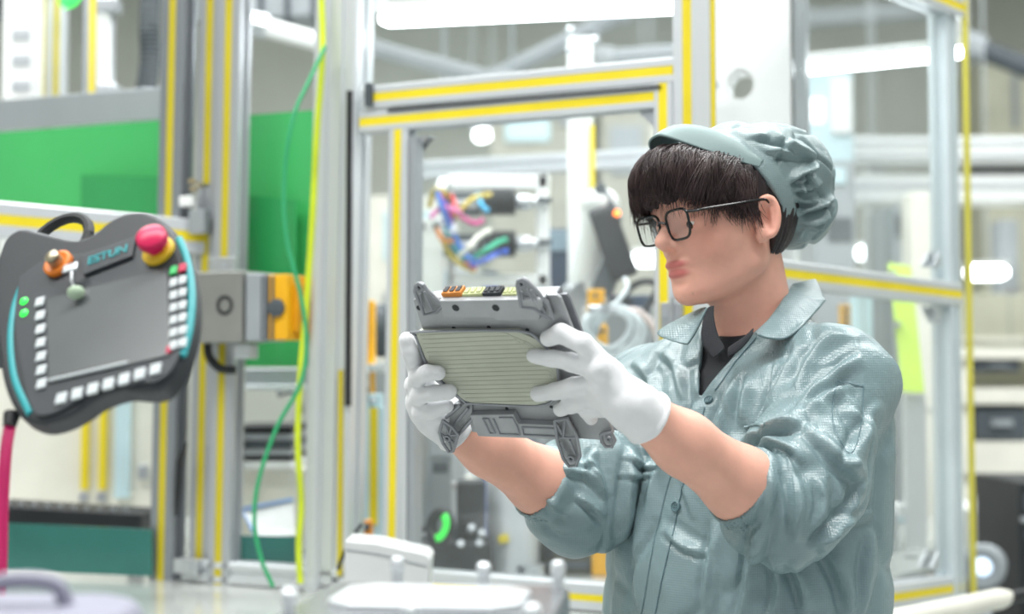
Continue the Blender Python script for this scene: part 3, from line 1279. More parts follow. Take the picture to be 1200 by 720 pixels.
def trousers_sdf(P):
    hip = A(TB[0], TB[1], .86)
    d = ell(P, hip - Z3 * .02, (.165, .150, .13))
    for sgn in (-1, 1):
        h_, k_, a_ = hip + TL * sgn * .085 - Z3 * .04, hip + TL * sgn * .095 + TF * .02 + A(0, 0, .46 - .86), hip + TL * sgn * .10 + A(0, 0, .09 - .86)
        d = smin(d, chain(P, [h_, k_, a_], [.092, .070, .062], .03), .03)
    return np.maximum(d, .075 - P[:, 2])


V, Q = sdf_mesh(trousers_sdf, A(TB[0] - .32, TB[1] - .32, .05), A(TB[0] + .32, TB[1] + .32, 1.02), .009, smooth=2)
quad_obj('trousers', V, Q, m_trs, person)
m_shoe = mat('shoe_black', '1c1d20', rough=.45, vary=.05)
for sgn in (-1, 1):
    f0 = A(TB[0], TB[1], 0) + TL * sgn * .10

    def shoe_sdf(P, f0=f0):
        d = chain(P, [f0 - TF * .05 + Z3 * .045, f0 + TF * .06 + Z3 * .042, f0 + TF * .15 + Z3 * .036], [.045, .043, .038], .02)
        d = smin(d, cap(P, f0 - TF * .02 + Z3 * .05, f0 - TF * .02 + Z3 * .10, .045, .046), .02)
        return smax(np.maximum(d, P[:, 2] - .11), .001 - P[:, 2], .004)
    V, Q = sdf_mesh(shoe_sdf, f0 - A(.24, .24, .02), f0 + A(.24, .24, .14), .006, smooth=1)
    quad_obj('shoe', V, Q, m_shoe, person)

# ================================================================== the metal control unit in the hands
def dv(a, b, c):
    return DC + DE1 * a + DE2 * b + DN * c


m_alu = mat('cast_aluminium', 'a9abae', rough=0.5, metal=0.45, vary=0.04, vscale=30, bump=0.25, bscale=600)
m_alul = mat('cast_aluminium_light', '94979c', rough=0.45, metal=0.5, vary=0.04, vscale=30, bump=0.2, bscale=600)
m_panel = mat('ribbed_cooling_plate', 'b6b9aa', rough=0.34, metal=0.3, vary=0.04, vscale=12)
m_dark = mat('dark_recess', '2e3135', rough=0.7)
device = thing('control_unit', 'grey cast metal control unit with ribbed plate and four connectors, held in both gloved hands', 'control unit', DC + A(0, 0, -.12))


def dprism(px, c0, c1, inset=1.0):
    pts = [dab(x, y, c1) for x, y in px]
    mb = MB()
    return mb.prism(pts, DC + DN * c0, DE1, DE2, DN, c1 - c0)


dprism([(484, 352), (488, 350), (652, 346), (657, 350), (719, 508), (715, 517), (553, 507), (546, 476), (498, 438), (486, 395), (496, 390)], -.005, .0).build('base_plate', m_alu, device, bevel=.0012)
dprism([(500, 352), (650, 347), (710, 508), (556, 500), (512, 430)], -.026, -.005).build('rear_shell', m_alul, device, bevel=.002)
dprism([(512, 353), (664, 345), (668, 350), (725, 505), (560, 500)], -.020, -.016).build('rear_flange', m_alul, device, bevel=.0008)
dprism([(514, 353), (637, 351), (632, 376), (584, 377), (576, 373), (520, 373)], .0, .014).build('connector_ledge', m_alu, device, bevel=.0018)
for px, py, r, c in ((534, 361, .0045, .014), (581, 361, .0045, .014), (532, 385, .0026, 0), (573, 384, .0026, 0), (618, 387, .0026, 0), (491, 361, .0034, 0), (594, 479, .0022, 0), (646, 477, .0022, 0), (672, 506, .003, 0)):
    q = onp(px, py, c)
    mb = MB().cyl(q - DN * .003, q + DN * .0004, r, n=16)
    mb.build('screw_hole', m_dark, device, smooth=True)
# ribbed plate
outline = [(487, 393), (490, 389), (606, 388), (632, 400), (650, 422), (655, 452), (650, 468), (628, 476), (553, 473), (543, 470), (503, 432)]
plate = dprism(outline, 0, .007)
plate = plate.build('ribbed_plate', m_panel, device, bevel=.0015)
ring = [onp(x, y, .0065) for x, y in outline]
ring = smooth_curve(ring + ring[:1], 3)
MB().tube(ring, .0018, 6, cap=False).build('plate_rim', m_alul, device, smooth=True)
poly = np.array([dab(x, y, .008) for x, y in outline])
b0, b1 = poly[:, 1].min(), poly[:, 1].max()
NR = 17
for i in range(NR):
    b = b0 + (b1 - b0) * (i + 1) / (NR + 1)
    xs = []
    for k in range(len(poly)):
        p, q = poly[k], poly[(k + 1) % len(poly)]
        if (p[1] - b) * (q[1] - b) < 0:
            xs.append(p[0] + (q[0] - p[0]) * (b - p[1]) / (q[1] - p[1]))
    if len(xs) < 2:
        continue
    x0, x1 = min(xs) + .005, max(xs) - .005
    bend = max(0.0, .030 - i * .0016)
    pts = [dv(x0, b, .0066), dv(x1 - bend * 1.2, b, .0066), dv(x1 - bend * .4, b + bend * .10, .0066), dv(x1, b + bend * .55, .0066)]
    mb = MB()
    P = smooth_curve(pts, 4)
    mb.tube(P, .0013, 6)
    mb.build('rib', m_panel, plate, smooth=True)
# lower block with recessed fields
blk = dprism([(550, 487), (601, 486), (607, 497), (655, 499), (657, 516), (560, 512)], .0, .010).build('lower_block', m_alu, device, bevel=.0015)
for r in ([(566, 491), (574, 508), (580, 508), (572, 491), (566, 491)], [(585, 490), (601, 490), (606, 500), (609, 510), (586, 509), (578, 491)], [(612, 501), (652, 503), (652, 512), (614, 510), (612, 501)]):
    MB().tube([onp(x, y, .0105) for x, y in r], .0014, 6).build('moulded_ridge', m_alul, blk, smooth=True)


def lug(px, c0, c1, hole, hr, webs):
    o = dprism(px, c0, c0 + (c1 - c0) * .45).build('mounting_lug', m_alu, device, bevel=.0008)
    P = [onp(x, y, c1) for x, y in px]
    MB().tube(P + P[:1], .0021, 6).build('lug_rim', m_alul, o, smooth=True)
    for w_ in webs:
        MB().tube([onp(x, y, c1 * .9) for x, y in w_], .0016, 6).build('lug_web', m_alul, o, smooth=True)
    q = onp(*hole, c1)
    n = 20
    mb = MB()
    u = [q + (DE1 * math.cos(2 * math.pi * k / n) + DE2 * math.sin(2 * math.pi * k / n)) * hr for k in range(n)]
    mb.tube(u + u[:2], .0019, 6, cap=False)
    mb.build('lug_eye', m_alul, o, smooth=True)
    MB().cyl(q - DN * .002, q - DN * .0008, hr * .8, n=14).build('lug_hole', m_dark, o)


lug([(486, 342), (487, 335), (491, 332), (496, 334), (502, 342), (519, 358), (512, 366), (497, 369)], .002, .012, (491, 337), .0036, [[(496, 366), (492, 344)], [(507, 364), (497, 342)]])
lug([(606, 336), (607, 329), (612, 327), (618, 330), (626, 339), (642, 356), (648, 374), (641, 372), (626, 362), (611, 360)], .002, .014, (611, 333), .0036, [[(613, 358), (611, 342)], [(630, 360), (617, 339)], [(640, 370), (622, 340)]])
lug([(519, 493), (515, 507), (519, 520), (526, 530), (531, 529), (534, 520), (537, 510), (529, 500)], .000, .014, (524, 514), .0036, [[(519, 494), (526, 508)], [(536, 510), (528, 510)], [(516, 508), (522, 512)], [(529, 528), (526, 518)], [(533, 520), (528, 516)], [(529, 501), (527, 509)]])
lug([(650, 493), (664, 491), (676, 512), (680, 534), (675, 546), (667, 547), (660, 538), (653, 516)], .002, .014, (669, 538), .0036, [[(652, 513), (676, 513)], [(662, 492), (660, 512)], [(656, 518), (664, 532)], [(668, 516), (674, 532)], [(651, 496), (660, 511)]])
lug([(704, 509), (716, 507), (721, 516), (717, 524), (710, 524), (705, 518)], .000, .010, (713, 515), .0028, [[(706, 510), (710, 513)]])
st = dprism([(537, 510), (554, 490), (553, 474), (532, 474), (519, 492), (529, 500)], -.004, .004).build('corner_strut', m_alu, device, bevel=.001)
for l in ([(520, 492), (540, 475)], [(531, 500), (549, 478)], [(537, 510), (555, 490)]):
    MB().tube([onp(x, y, .008) for x, y in l], .0022, 6).build('strut_rib', m_alul, st, smooth=True)
# connectors along the upper edge
for px0, px1, colr, nm, up in ((519, 543, 'd98a3d', 'orange', .0095), (543, 567, 'c9cf9a', 'green', .0080), (567, 589, '2b2f36', 'black', .0095), (590, 607, 'c9cf9a', 'green', .0080)):
    a0, bb = dab(px0, 352, .006)
    a1, _ = dab(px1, 351, .006)
    mb = MB().obox(dv((a0 + a1) / 2, bb - up / 2 + .004, -.001), DE1, DE2, DN, a1 - a0 - .001, up + .008, .014)
    o = mb.build('connector', mat('connector_' + nm, colr, rough=0.5, vary=0.03), device, bevel=.0008)
    o['label'] = nm + ' plastic connector'
    t = bb - up
    for k in range(-1, 2):
        MB().obox(dv((a0 + a1) / 2 + k * (a1 - a0) * .3, t - .0006, -.001), DE1, DE2, DN, (a1 - a0) * .2, .0014, .009).build('socket_slot', m_dark if nm != 'green' else mat('connector_green_dark', 'a8b07a', rough=.5), o)

# ================================================================== the room
m_floor = mat('floor_epoxy', 'b9bdbb', rough=0.25, vary=0.04, vscale=2)
m_wall = mat('wall_paint', 'cfd1c8', rough=0.8, vary=0.03, vscale=1.5)
m_ceil = mat('ceiling_paint', 'c9cccb', rough=0.85, vary=0.04, vscale=1.5)


def struct(name, mb, m, label=None):
    o = mb.build(name, m)
    o['kind'] = 'structure'
    if label:
        o['label'] = label
    return o


XL, XR, YB, YF, ZC = -6.0, 7.0, 11.0, -2.6, 4.7
struct('floor', MB().box(((XL + XR) / 2, (YB + YF) / 2, -.05), (XR - XL, YB - YF, .1)), m_floor, 'pale grey epoxy factory floor')
struct('wall_back', MB().box(((XL + XR) / 2, YB + .05, ZC / 2), (XR - XL, .1, ZC)), m_wall, 'off-white wall at the far end of the hall')
struct('wall_left', MB().box((XL - .05, (YB + YF) / 2, ZC / 2), (.1, YB - YF, ZC)), m_wall, 'off-white side wall of the hall behind the green panes')
struct('wall_right', MB().box((XR + .05, (YB + YF) / 2, ZC / 2), (.1, YB - YF, ZC)), m_wall, 'off-white side wall of the hall behind the storage rack')
struct('ceiling', MB().box(((XL + XR) / 2, (YB + YF) / 2, ZC + .05), (XR - XL, YB - YF, .1)), m_ceil, 'grey painted ceiling of the factory hall')

# ================================================================== machine enclosure of aluminium profiles
m_prof = mat('anodised_aluminium', 'd5d9dc', rough=0.38, metal=0.45, vary=0.02, vscale=6, stretch=(1, 1, .1))
m_profm = mat('anodised_aluminium_mid', 'c0c4c8', rough=0.36, metal=0.5, vary=0.03, vscale=6, stretch=(1, 1, .1))
m_pfb = mat('anodised_aluminium_pale', 'd4dee2', rough=0.4, metal=0.3, vary=0.03, vscale=6)
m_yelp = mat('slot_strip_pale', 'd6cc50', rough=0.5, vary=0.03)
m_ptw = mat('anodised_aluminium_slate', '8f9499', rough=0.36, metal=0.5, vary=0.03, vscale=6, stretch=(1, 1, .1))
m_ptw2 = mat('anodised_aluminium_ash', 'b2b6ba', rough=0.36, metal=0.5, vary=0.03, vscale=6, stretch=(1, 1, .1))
m_profd = mat('anodised_aluminium_grey', 'aeb3b8', rough=0.36, metal=0.5, vary=0.03, vscale=6, stretch=(1, 1, .1))
m_yel = mat('slot_strip_yellow', 'ead41c', rough=0.5, vary=0.03)
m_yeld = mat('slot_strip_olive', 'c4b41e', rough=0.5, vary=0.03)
m_blk = mat('rubber_black', '1d1f22', rough=0.6, vary=0.08)
m_zinc = mat('zinc_bracket', 'c8ccd0', rough=0.3, metal=0.8, vary=0.05, vscale=20)
m_white = mat('white_lacquer', 'eef0ef', rough=0.4, vary=0.015)
m_grey = mat('grey_lacquer', '9aa0a4', rough=0.45, vary=0.04)
m_dgrey = mat('dark_grey_lacquer', '4b5258', rough=0.5, vary=0.06)


def glass_mat(name, tint, refl, base=0.0, color=(1, 1, 1)):
    """thin clear sheet: lets light straight through, mirrors more at grazing angles; base = share of milky haze"""
    m = bpy.data.materials.new(name)
    m.use_nodes = True
    nt = m.node_tree
    nt.nodes.clear()
    N, K = nt.nodes, nt.links
    out = N.new('ShaderNodeOutputMaterial')
    tr = N.new('ShaderNodeBsdfTransparent')
    tr.inputs['Color'].default_value = (*tint, 1)
    gs = N.new('ShaderNodeBsdfGlossy')
    gs.inputs['Roughness'].default_value = 0.03
    lw = N.new('ShaderNodeLayerWeight')
    lw.inputs['Blend'].default_value = 0.5
    pw = N.new('ShaderNodeMath')
    pw.operation = 'POWER'
    pw.inputs[1].default_value = 3.0
    K.new(lw.outputs['Facing'], pw.inputs[0])
    ma = N.new('ShaderNodeMath')
    ma.operation = 'MULTIPLY_ADD'
    ma.inputs[1].default_value = 0.7
    ma.inputs[2].default_value = refl
    K.new(pw.outputs[0], ma.inputs[0])
    mx = N.new('ShaderNodeMixShader')
    K.new(ma.outputs[0], mx.inputs[0])
    K.new(tr.outputs[0], mx.inputs[1])
    K.new(gs.outputs[0], mx.inputs[2])
    last = mx
    if base:
        df = N.new('ShaderNodeBsdfDiffuse')
        df.inputs['Color'].default_value = (*color, 1)
        nz = N.new('ShaderNodeTexNoise')
        nz.inputs['Scale'].default_value = 3
        nz.inputs['Detail'].default_value = 4
        mr = N.new('ShaderNodeMath')
        mr.operation = 'MULTIPLY'
        mr.inputs[1].default_value = base * 2
        K.new(nz.outputs['Fac'], mr.inputs[0])
        m2 = N.new('ShaderNodeMixShader')
        K.new(mr.outputs[0], m2.inputs[0])
        K.new(mx.outputs[0], m2.inputs[1])
        K.new(df.outputs[0], m2.inputs[2])
        last = m2
    K.new(last.outputs[0], out.inputs['Surface'])
    return m


m_glass = glass_mat('acrylic_clear', (.98, .99, .99), .035, .03, (.85, .93, .95))


def YLF(px):
    return 1 / (.392 - .000103 * (794 - px))


def YRF(px):
    return 1 / (.4 - .000299 * (px - 825))


def PL(px, py):
    return at(px, py, YLF(px))


def PR(px, py):
    return at(px, py, YRF(px))


UL = unit((PL(794, 440) - PL(430, 440)) * A(1, 1, 0))
NL = A(UL[1], -UL[0], 0)
UR = unit((PR(1130, 440) - PR(825, 440)) * A(1, 1, 0))
NR_ = A(UR[1], -UR[0], 0)


def slot_side(w, ch, n, sw, sd):
    """one side of a slotted section from (-w/2) to (w/2): list of (x, depth)"""
    out = [(-w / 2 + ch, 0)]
    for i in range(n):
        c = (i + .5) / n * w - w / 2
        out += [(c - sw / 2, 0), (c - sw / 2, sd), (c + sw / 2, sd), (c + sw / 2, 0)]
    out += [(w / 2 - ch, 0)]
    return out


def profile(name, p0, p1, w, d, nrm, parent, material=None, nw=1, nd=1, strips=(), sw=.0168):
    """slotted aluminium profile whose face (width w, outward nrm) runs from p0 to p1; strips: (side, slot, t0, t1, material)"""
    p0, p1 = np.asarray(p0, float), np.asarray(p1, float)
    ax = unit(p1 - p0)
    nrm = unit(nrm - ax * (nrm @ ax))
    sx = np.cross(ax, nrm)
    L = np.linalg.norm(p1 - p0)
    ch, sd = .003, .006
    A_ = slot_side(w, ch, nw, sw, sd)
    B_ = slot_side(d, ch, nd, sw, sd)
    pts = []
    pts += [(x, -y) for x, y in A_]                                   # face (towards nrm)
    pts += [(w / 2 - y, -d / 2 - x) for x, y in B_]
    pts += [(-x, -d + y) for x, y in A_]
    pts += [(-w / 2 + y, -d / 2 + x) for x, y in B_]
    o = MB().prism(pts, p0, sx, nrm, ax, L).build(name, material or m_prof, parent)
    for side, slot, t0, t1, m in strips:
        if side in 'FB':
            c = (slot + .5) / nw * w - w / 2
            q = p0 + sx * c + nrm * ((-.0022) if side == 'F' else (-d + .0022))
            mb = MB().obox(q + ax * L * (t0 + t1) / 2, sx, nrm, ax, sw * .98, .003, L * (t1 - t0))
        else:
            c = -d / 2 + ((slot + .5) / nd * d - d / 2)
            sg = 1 if side == 'R' else -1
            q = p0 + sx * sg * (w / 2 - .0022) + nrm * c
            mb = MB().obox(q + ax * L * (t0 + t1) / 2, nrm, sx, ax, sw * .98, .003, L * (t1 - t0))
        mb.build('slot_strip', m, o)
    return o


def pane(name, q, nrm, parent, m, th=.005):
    q = [np.asarray(p, float) for p in q]
    mb = MB().add(q + [p - np.asarray(nrm) * th for p in q], [[0, 1, 2, 3], [7, 6, 5, 4], [0, 4, 5, 1], [1, 5, 6, 2], [2, 6, 7, 3], [3, 7, 4, 0]])
    return mb.build(name, m, parent)


def zat(p, z):
    return A(p[0], p[1], z)


def bracket(p, u, n, parent, s=.03, sgn=1, vs=-1):
    """cast corner bracket: two legs, a gusset and two bolts"""
    mb = MB()
    mb.obox(p + u * sgn * s / 2 + n * .002, u, n, Z3, s, s * .9, .004)
    mb.obox(p + Z3 * vs * s / 2 + n * .002, u, n, Z3, .004, s * .9, s)
    for k in (-1, 1):
        a = p + n * (k * s * .38 + .002)
        mb.add([a, a + u * sgn * s, a + Z3 * vs * s, a + n * .003, a + u * sgn * s + n * .003, a + Z3 * vs * s + n * .003], [[0, 1, 2], [5, 4, 3], [0, 3, 4, 1], [1, 4, 5, 2], [2, 5, 3, 0]])
    o = mb.build('corner_bracket', m_zinc, parent)
    MB().cyl(p + u * sgn * s * .55 + Z3 * vs * .002, p + u * sgn * s * .55 + Z3 * vs * .009, .006, n=6).build('bolt', m_zinc, o)
    return o


TZ = .925                                  # top of the machine bed
TOPZ = 2.20
enc = thing('machine_enclosure', 'aluminium profile enclosure with yellow slot strips standing behind the person', 'enclosure', zat(PL(700, 440), TZ))
Y1 = ('F', 0, 0, 1, m_yel)
# corner post
cp = PL(807, 440)
cpo = profile('post', zat(cp, TZ), zat(cp, TOPZ), .054, .054, NL, enc, strips=[Y1])
q = zat(PR(829, 440), 1.5)
MB().obox(zat(q, (TZ + TOPZ) / 2) + NR_ * .000, UR, NR_, Z3, .020, .030, TOPZ - TZ).build('corner_profile', m_prof, enc)
MB().obox(zat(q, (TZ + TOPZ) / 2) + NR_ * .016, UR, NR_, Z3, .009, .003, TOPZ - TZ).build('slot_strip', m_yel, enc)
# wide post left of the door
wp = PL(386, 440)
wpo = profile('post', zat(PL(381, 440), TZ), zat(PL(392, 440), TOPZ), .098, .07, NL, enc, m_prof, nw=2, nd=1)
sxw = np.cross(Z3, NL)
MB().obox(zat(PL(409, 440), 1.60) + NL * .003, UL, NL, Z3, .010, .008, .62).build('door_seal', m_blk, wpo)
MB().obox(zat(PL(400, 440), 1.16) + NL * .002, UL, NL, Z3, .010, .004, .40).build('slot_strip', m_yeld, wpo)
MB().cyl(zat(PL(368, 440), TZ) + NL * .002, zat(PL(378, 440), TOPZ) + NL * .002, .016, n=14).build('rounded_edge', m_prof, wpo, smooth=True)
# beam over the door and top beams
profile('beam', PL(424, 115), PL(790, 81.5), .047, .045, NL, enc, strips=[('F', 0, .012, .995, m_yel)])
zb = zat(PL(424, 115), PL(424, 115)[2])
MB().obox(PL(608, 116.5) + NL * .001, UL, NL, Z3, .56, .006, .004).build('door_seal', m_blk, enc)
MB().obox(PL(434, 112) + NL * .004, UL, NL, Z3, .014, .012, .045).build('door_switch', m_dgrey, enc)
profile('beam', zat(PL(392, 440), TOPZ), zat(PL(807, 440), TOPZ), .047, .045, NL, enc, strips=[Y1])
profile('beam', zat(PL(807, 440), TZ + .024), zat(PL(215, 440), TZ + .024), .045, .045, NL, enc)
pane('transom_pane', [PL(420, 103) - NL * .02, PL(790, 67) - NL * .02, zat(PL(790, 67) - NL * .02, TOPZ), zat(PL(420, 103) - NL * .02, TOPZ)], NL, enc, m_glass)
# right face
rp = PR(1122, 440)
profile('post', zat(rp, TZ - .1), zat(rp, TOPZ), .046, .05, NR_, enc, m_pfb, strips=())
MB().obox(zat(PR(1134, 440), (TZ + TOPZ) / 2 - .05) + NR_ * .006, UR, NR_, Z3, .012, .010, TOPZ - TZ + .1).build('slot_strip', m_yelp, enc)
b1 = profile('beam', PR(838, 310), PR(1128, 345.5), .050, .045, NR_, enc, strips=[Y1])
b2 = profile('beam', PR(838, 732), PR(1132, 688), .052, .045, NR_, enc, strips=[Y1])
zt = PR(1120, 5)[2]
profile('beam', zat(PR(838, 0), zt), zat(PR(1130, 0), zt), .048, .045, NR_, enc, strips=[Y1])
for nm, z0, z1 in (('upper_pane', None, zt), ('lower_pane', TZ, None)):
    a, b = PR(838, 310) - NR_ * .02, PR(1126, 345.5) - NR_ * .02
    a, b = zat(a, z0 or a[2]), zat(b, z0 or b[2])
    c, d = PR(1126, 0) - NR_ * .02, PR(838, 0) - NR_ * .02
    zz = z1 or PR(838, 310)[2]
    pane(nm, [a, b, zat(c, zz), zat(d, zz)], NR_, enc, m_glass)
bracket(PR(1108, 312) + NR_ * -.03, UR, NR_, enc, .034, -1, 1)
bracket(PR(1108, 360) + NR_ * -.03, UR, NR_, enc, .034, -1, -1)
bracket(PR(1106, 665) + NR_ * -.03, UR, NR_, enc, .036, -1, 1)

# the hinged door in the left face
door = thing('enclosure_door', 'framed clear door with yellow-striped aluminium stiles behind the control unit', 'door', zat(PL(620, 440), TZ + .05))
profile('stile', zat(PL(459, 440), TZ + .05), zat(PL(465, 440), PL(465, 143)[2]), .042, .04, NL, door, strips=[Y1])
MB().obox(zat(PL(484, 440), (TZ + 1.83) / 2) - NL * .01, UL, NL, Z3, .014, .03, .86).build('stile_edge', m_profd, door)
MB().obox(zat(PL(476, 440), (TZ + 1.83) / 2) - NL * .006, UL, NL, Z3, .012, .03, .86).build('stile_edge', m_prof, door)
profile('stile', zat(PL(778, 440), TZ + .05), zat(PL(778, 440), PL(778, 111)[2] + .02), .036, .04, NL, door, m_prof, strips=[Y1])
profile('rail', PL(421, 143.5), PL(768, 112.5), .042, .04, NL, door, strips=[Y1])
profile('rail', PL(480, 683), PL(768, 706), .050, .04, NL, door, strips=[Y1])
pane('door_pane', [PL(480, 690) - NL * .02, PL(770, 710) - NL * .02, PL(770, 118) - NL * .02, PL(480, 145) - NL * .02], NL, door, m_glass)
for y in (372, 640):
    o = MB().obox(PL(788, y) + NL * .004, UL, NL, Z3, .040, .006, .052).build('hinge', m_zinc, door, bevel=.001)
    MB().cyl(PL(789, y - 22) + NL * .008, PL(789, y + 22) + NL * .008, .004, n=10).build('hinge_pin', m_zinc, o, smooth=True)
    for dx in (-8, 9):
        MB().cyl(PL(788 + dx, y) + NL * .004, PL(788 + dx, y) + NL * .010, .0045, n=8).build('bolt', m_zinc, o)
bracket(PL(480, 160) - NL * .03, UL, NL, door, .034, 1, -1)
bracket(PL(768, 130) - NL * .03, UL, NL, door, .034, -1, -1)

# machine bed that carries the enclosure
m_bed = mat('bed_polished_steel', 'c9ccc9', rough=0.16, metal=0.35, vary=0.03, vscale=4)
bed = thing('machine_bed', 'glossy pale machine bed on a cabinet under the enclosure', 'machine bed', (0.1, 4.0, 0))
zc = lambda px, off: zat(PL(px, 440) + NL * off, 0)
bp = [zc(-60, .45), zc(520, .42), zc(620, .14), zc(815, -.09), zat(PR(1110, 440) - NR_ * .06, 0), A(1.30, 4.40, 0), A(-1.9, 4.40, 0)]
MB().prism([(p[0], p[1]) for p in bp], A(0, 0, TZ - .05), A(1, 0, 0), A(0, 1, 0), Z3, .05).build('bed_plate', m_bed, bed, bevel=.004)
ctr = sum(bp) / len(bp)
MB().prism([((p[0] - ctr[0]) * .94 + ctr[0], (p[1] - ctr[1]) * .94 + ctr[1]) for p in bp], A(0, 0, .08), A(1, 0, 0), A(0, 1, 0), Z3, TZ - .13).build('cabinet', m_white, bed)
MB().prism([((p[0] - ctr[0]) * .9 + ctr[0], (p[1] - ctr[1]) * .9 + ctr[1]) for p in bp], A(0, 0, 0), A(1, 0, 0), A(0, 1, 0), Z3, .08).build('plinth', m_dgrey, bed)

# double post on the left that carries the switch box
tw = thing('twin_post', 'double aluminium post with three yellow strips beside the teach pendant', 'post', zat(PL(225, 440), TZ))
n2 = unit(NL + A(.25, 0, 0))
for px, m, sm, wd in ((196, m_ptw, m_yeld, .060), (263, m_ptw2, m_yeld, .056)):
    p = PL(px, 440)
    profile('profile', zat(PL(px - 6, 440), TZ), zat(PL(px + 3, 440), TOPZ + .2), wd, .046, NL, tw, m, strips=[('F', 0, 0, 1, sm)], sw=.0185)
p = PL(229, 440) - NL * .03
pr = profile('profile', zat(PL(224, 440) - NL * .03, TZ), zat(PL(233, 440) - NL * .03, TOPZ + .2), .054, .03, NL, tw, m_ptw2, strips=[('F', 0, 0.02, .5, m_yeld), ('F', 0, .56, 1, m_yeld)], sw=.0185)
mb = MB().obox(PL(224, 663) + NL * .005, UL, NL, Z3, .060, .03, .03)
o = mb.build('foot_bracket', m_zinc, tw, bevel=.002)
MB().cyl(PL(230, 663) + NL * .018, PL(230, 663) + NL * .026, .006, n=6).build('bolt', m_zinc, o)
for px, py in ((226, 213), (236, 217), (228, 222)):
    MB().cyl(PL(px, py) - NL * .004, PL(px, py) + NL * .010, .006, n=6).build('bolt', mat('brass_bolt', 'c9b89a', rough=.3, metal=.8), tw)
MB().obox(PL(219, 236) - NL * .004, UL, NL, Z3, .034, .02, .022).build('sensor_block', m_white, tw, bevel=.003)
MB().obox(PL(232, 260) - NL * .004, UL, NL, Z3, .040, .02, .05).build('joint_plate', m_profd, tw, bevel=.002)
MB().tube([PL(176 + 44, 520) + NL * .006, PL(214, 540) + NL * .010, PL(211, 575) + NL * .008, PL(209, 605) + NL * .007], [.004, .007, .006, .003], 8).build('rubber_strap', m_blk, tw, smooth=True)

# beam running to the left of the twin post
lb = thing('side_beam', 'horizontal aluminium beam with yellow strip behind the teach pendant', 'beam', at(90, 270, 2.95))
p0, p1 = at(-60, 252, 2.85), at(248, 279, 3.03)
profile('profile', p0, p1, .072, .045, A(.05, -1, 0), lb, m_prof, nw=1, strips=[('F', 0, 0, 1, m_yel)], sw=.022)

# interlock switch box on the post
sw = thing('interlock_switch', 'grey metal interlock box with round keyhole and yellow actuator on the post', 'switch box', PL(280, 400))
ps = lambda px, py, o=0: at(px, py, YLF(px) - .905 * o)
mb = MB().obox(ps(267, 361, .045), UL, NL, Z3, .130, .085, .142)
mb.build('housing', mat('switch_metal', '9b9c98', rough=.4, metal=.6, vary=.05, bump=.2, bscale=200), sw, bevel=.004)
c = ps(264, 358, .100)
MB().lathe(c, NL, [(.020, 0), (.020, .003), (.014, .004), (.012, .001), (.001, .001)], 20).build('keyhole', m_blk, sw, smooth=True)
MB().obox(ps(312, 361, .042), UL, NL, Z3, .046, .078, .134).build('switch_head', m_grey, sw, bevel=.004)
for k in (-1, 0, 1):
    MB().obox(ps(314, 361, .090) + UL * .012 * k, UL, NL, Z3, .005, .006, .126).build('head_rib', m_dgrey, sw)
MB().lathe(ps(325, 361, .090), NL, [(.018, 0), (.018, .006), (.012, .008), (.001, .008)], 18).build('head_knob', m_dgrey, sw, smooth=True)
m_sy = mat('safety_yellow', 'f2b316', rough=.45, vary=.03)
MB().obox(ps(338, 361, .040), UL, NL, Z3, .045, .075, .128).build('actuator', m_sy, sw, bevel=.003)
MB().obox(ps(352, 362, .030), UL, NL, Z3, .025, .05, .095).build('actuator_tongue', mat('safety_yellow_dark', 'd99a12', rough=.5), sw, bevel=.003)
MB().obox(ps(288, 412, .03), UL, NL, Z3, .042, .03, .030).build('cable_gland', mat('gland_grey', 'c9cdd0', rough=.5), sw, bevel=.004)
MB().tube(smooth_curve([ps(243, 400, .03), ps(245, 418, .035), ps(258, 432, .035), ps(276, 434, .02)], 5), .009, 8).build('cable', m_blk, sw, smooth=True)
mb = MB().obox(ps(262, 316, .012), UL, NL, Z3, .062, .006, .05)
o = mb.build('mounting_plate', m_zinc, sw, bevel=.001)
MB().cyl(ps(262, 312, .012), ps(262, 312, .022), .007, n=6).build('bolt', m_zinc, o)

# panes of coloured acrylic around the cell
m_green = mat('green_acrylic', '48b968', rough=0.18, vary=0.05, vscale=2.0, coat=0.4)
m_green2 = mat('green_reflection_tone', '2f9c56', rough=0.2, vary=0.05, vscale=2.0, coat=0.4)  # deeper green paints the dark reflections in the panes
m_teal = mat('teal_acrylic', '286a62', rough=0.2, vary=0.10, vscale=3.0, coat=0.4)


def sheetbox(name, label, cat, x0, yl0, yl1, x1, yr0, yr1, Y0, Y1_, m, th=.006, group=None):
    P = [at(x0, yl1, Y0), at(x1, yr1, Y1_), at(x1, yr0, Y1_), at(x0, yl0, Y0)]
    n = np.cross(P[1] - P[0], P[3] - P[0])
    n = unit(n if n[1] < 0 else -n)
    V = np.array(P + [p - n * th for p in P])
    o = MB().add(V, [[0, 1, 2, 3], [7, 6, 5, 4], [0, 4, 5, 1], [1, 5, 6, 2], [2, 6, 7, 3], [3, 7, 4, 0]]).build(name, m)
    return tag(o, label, cat, group)


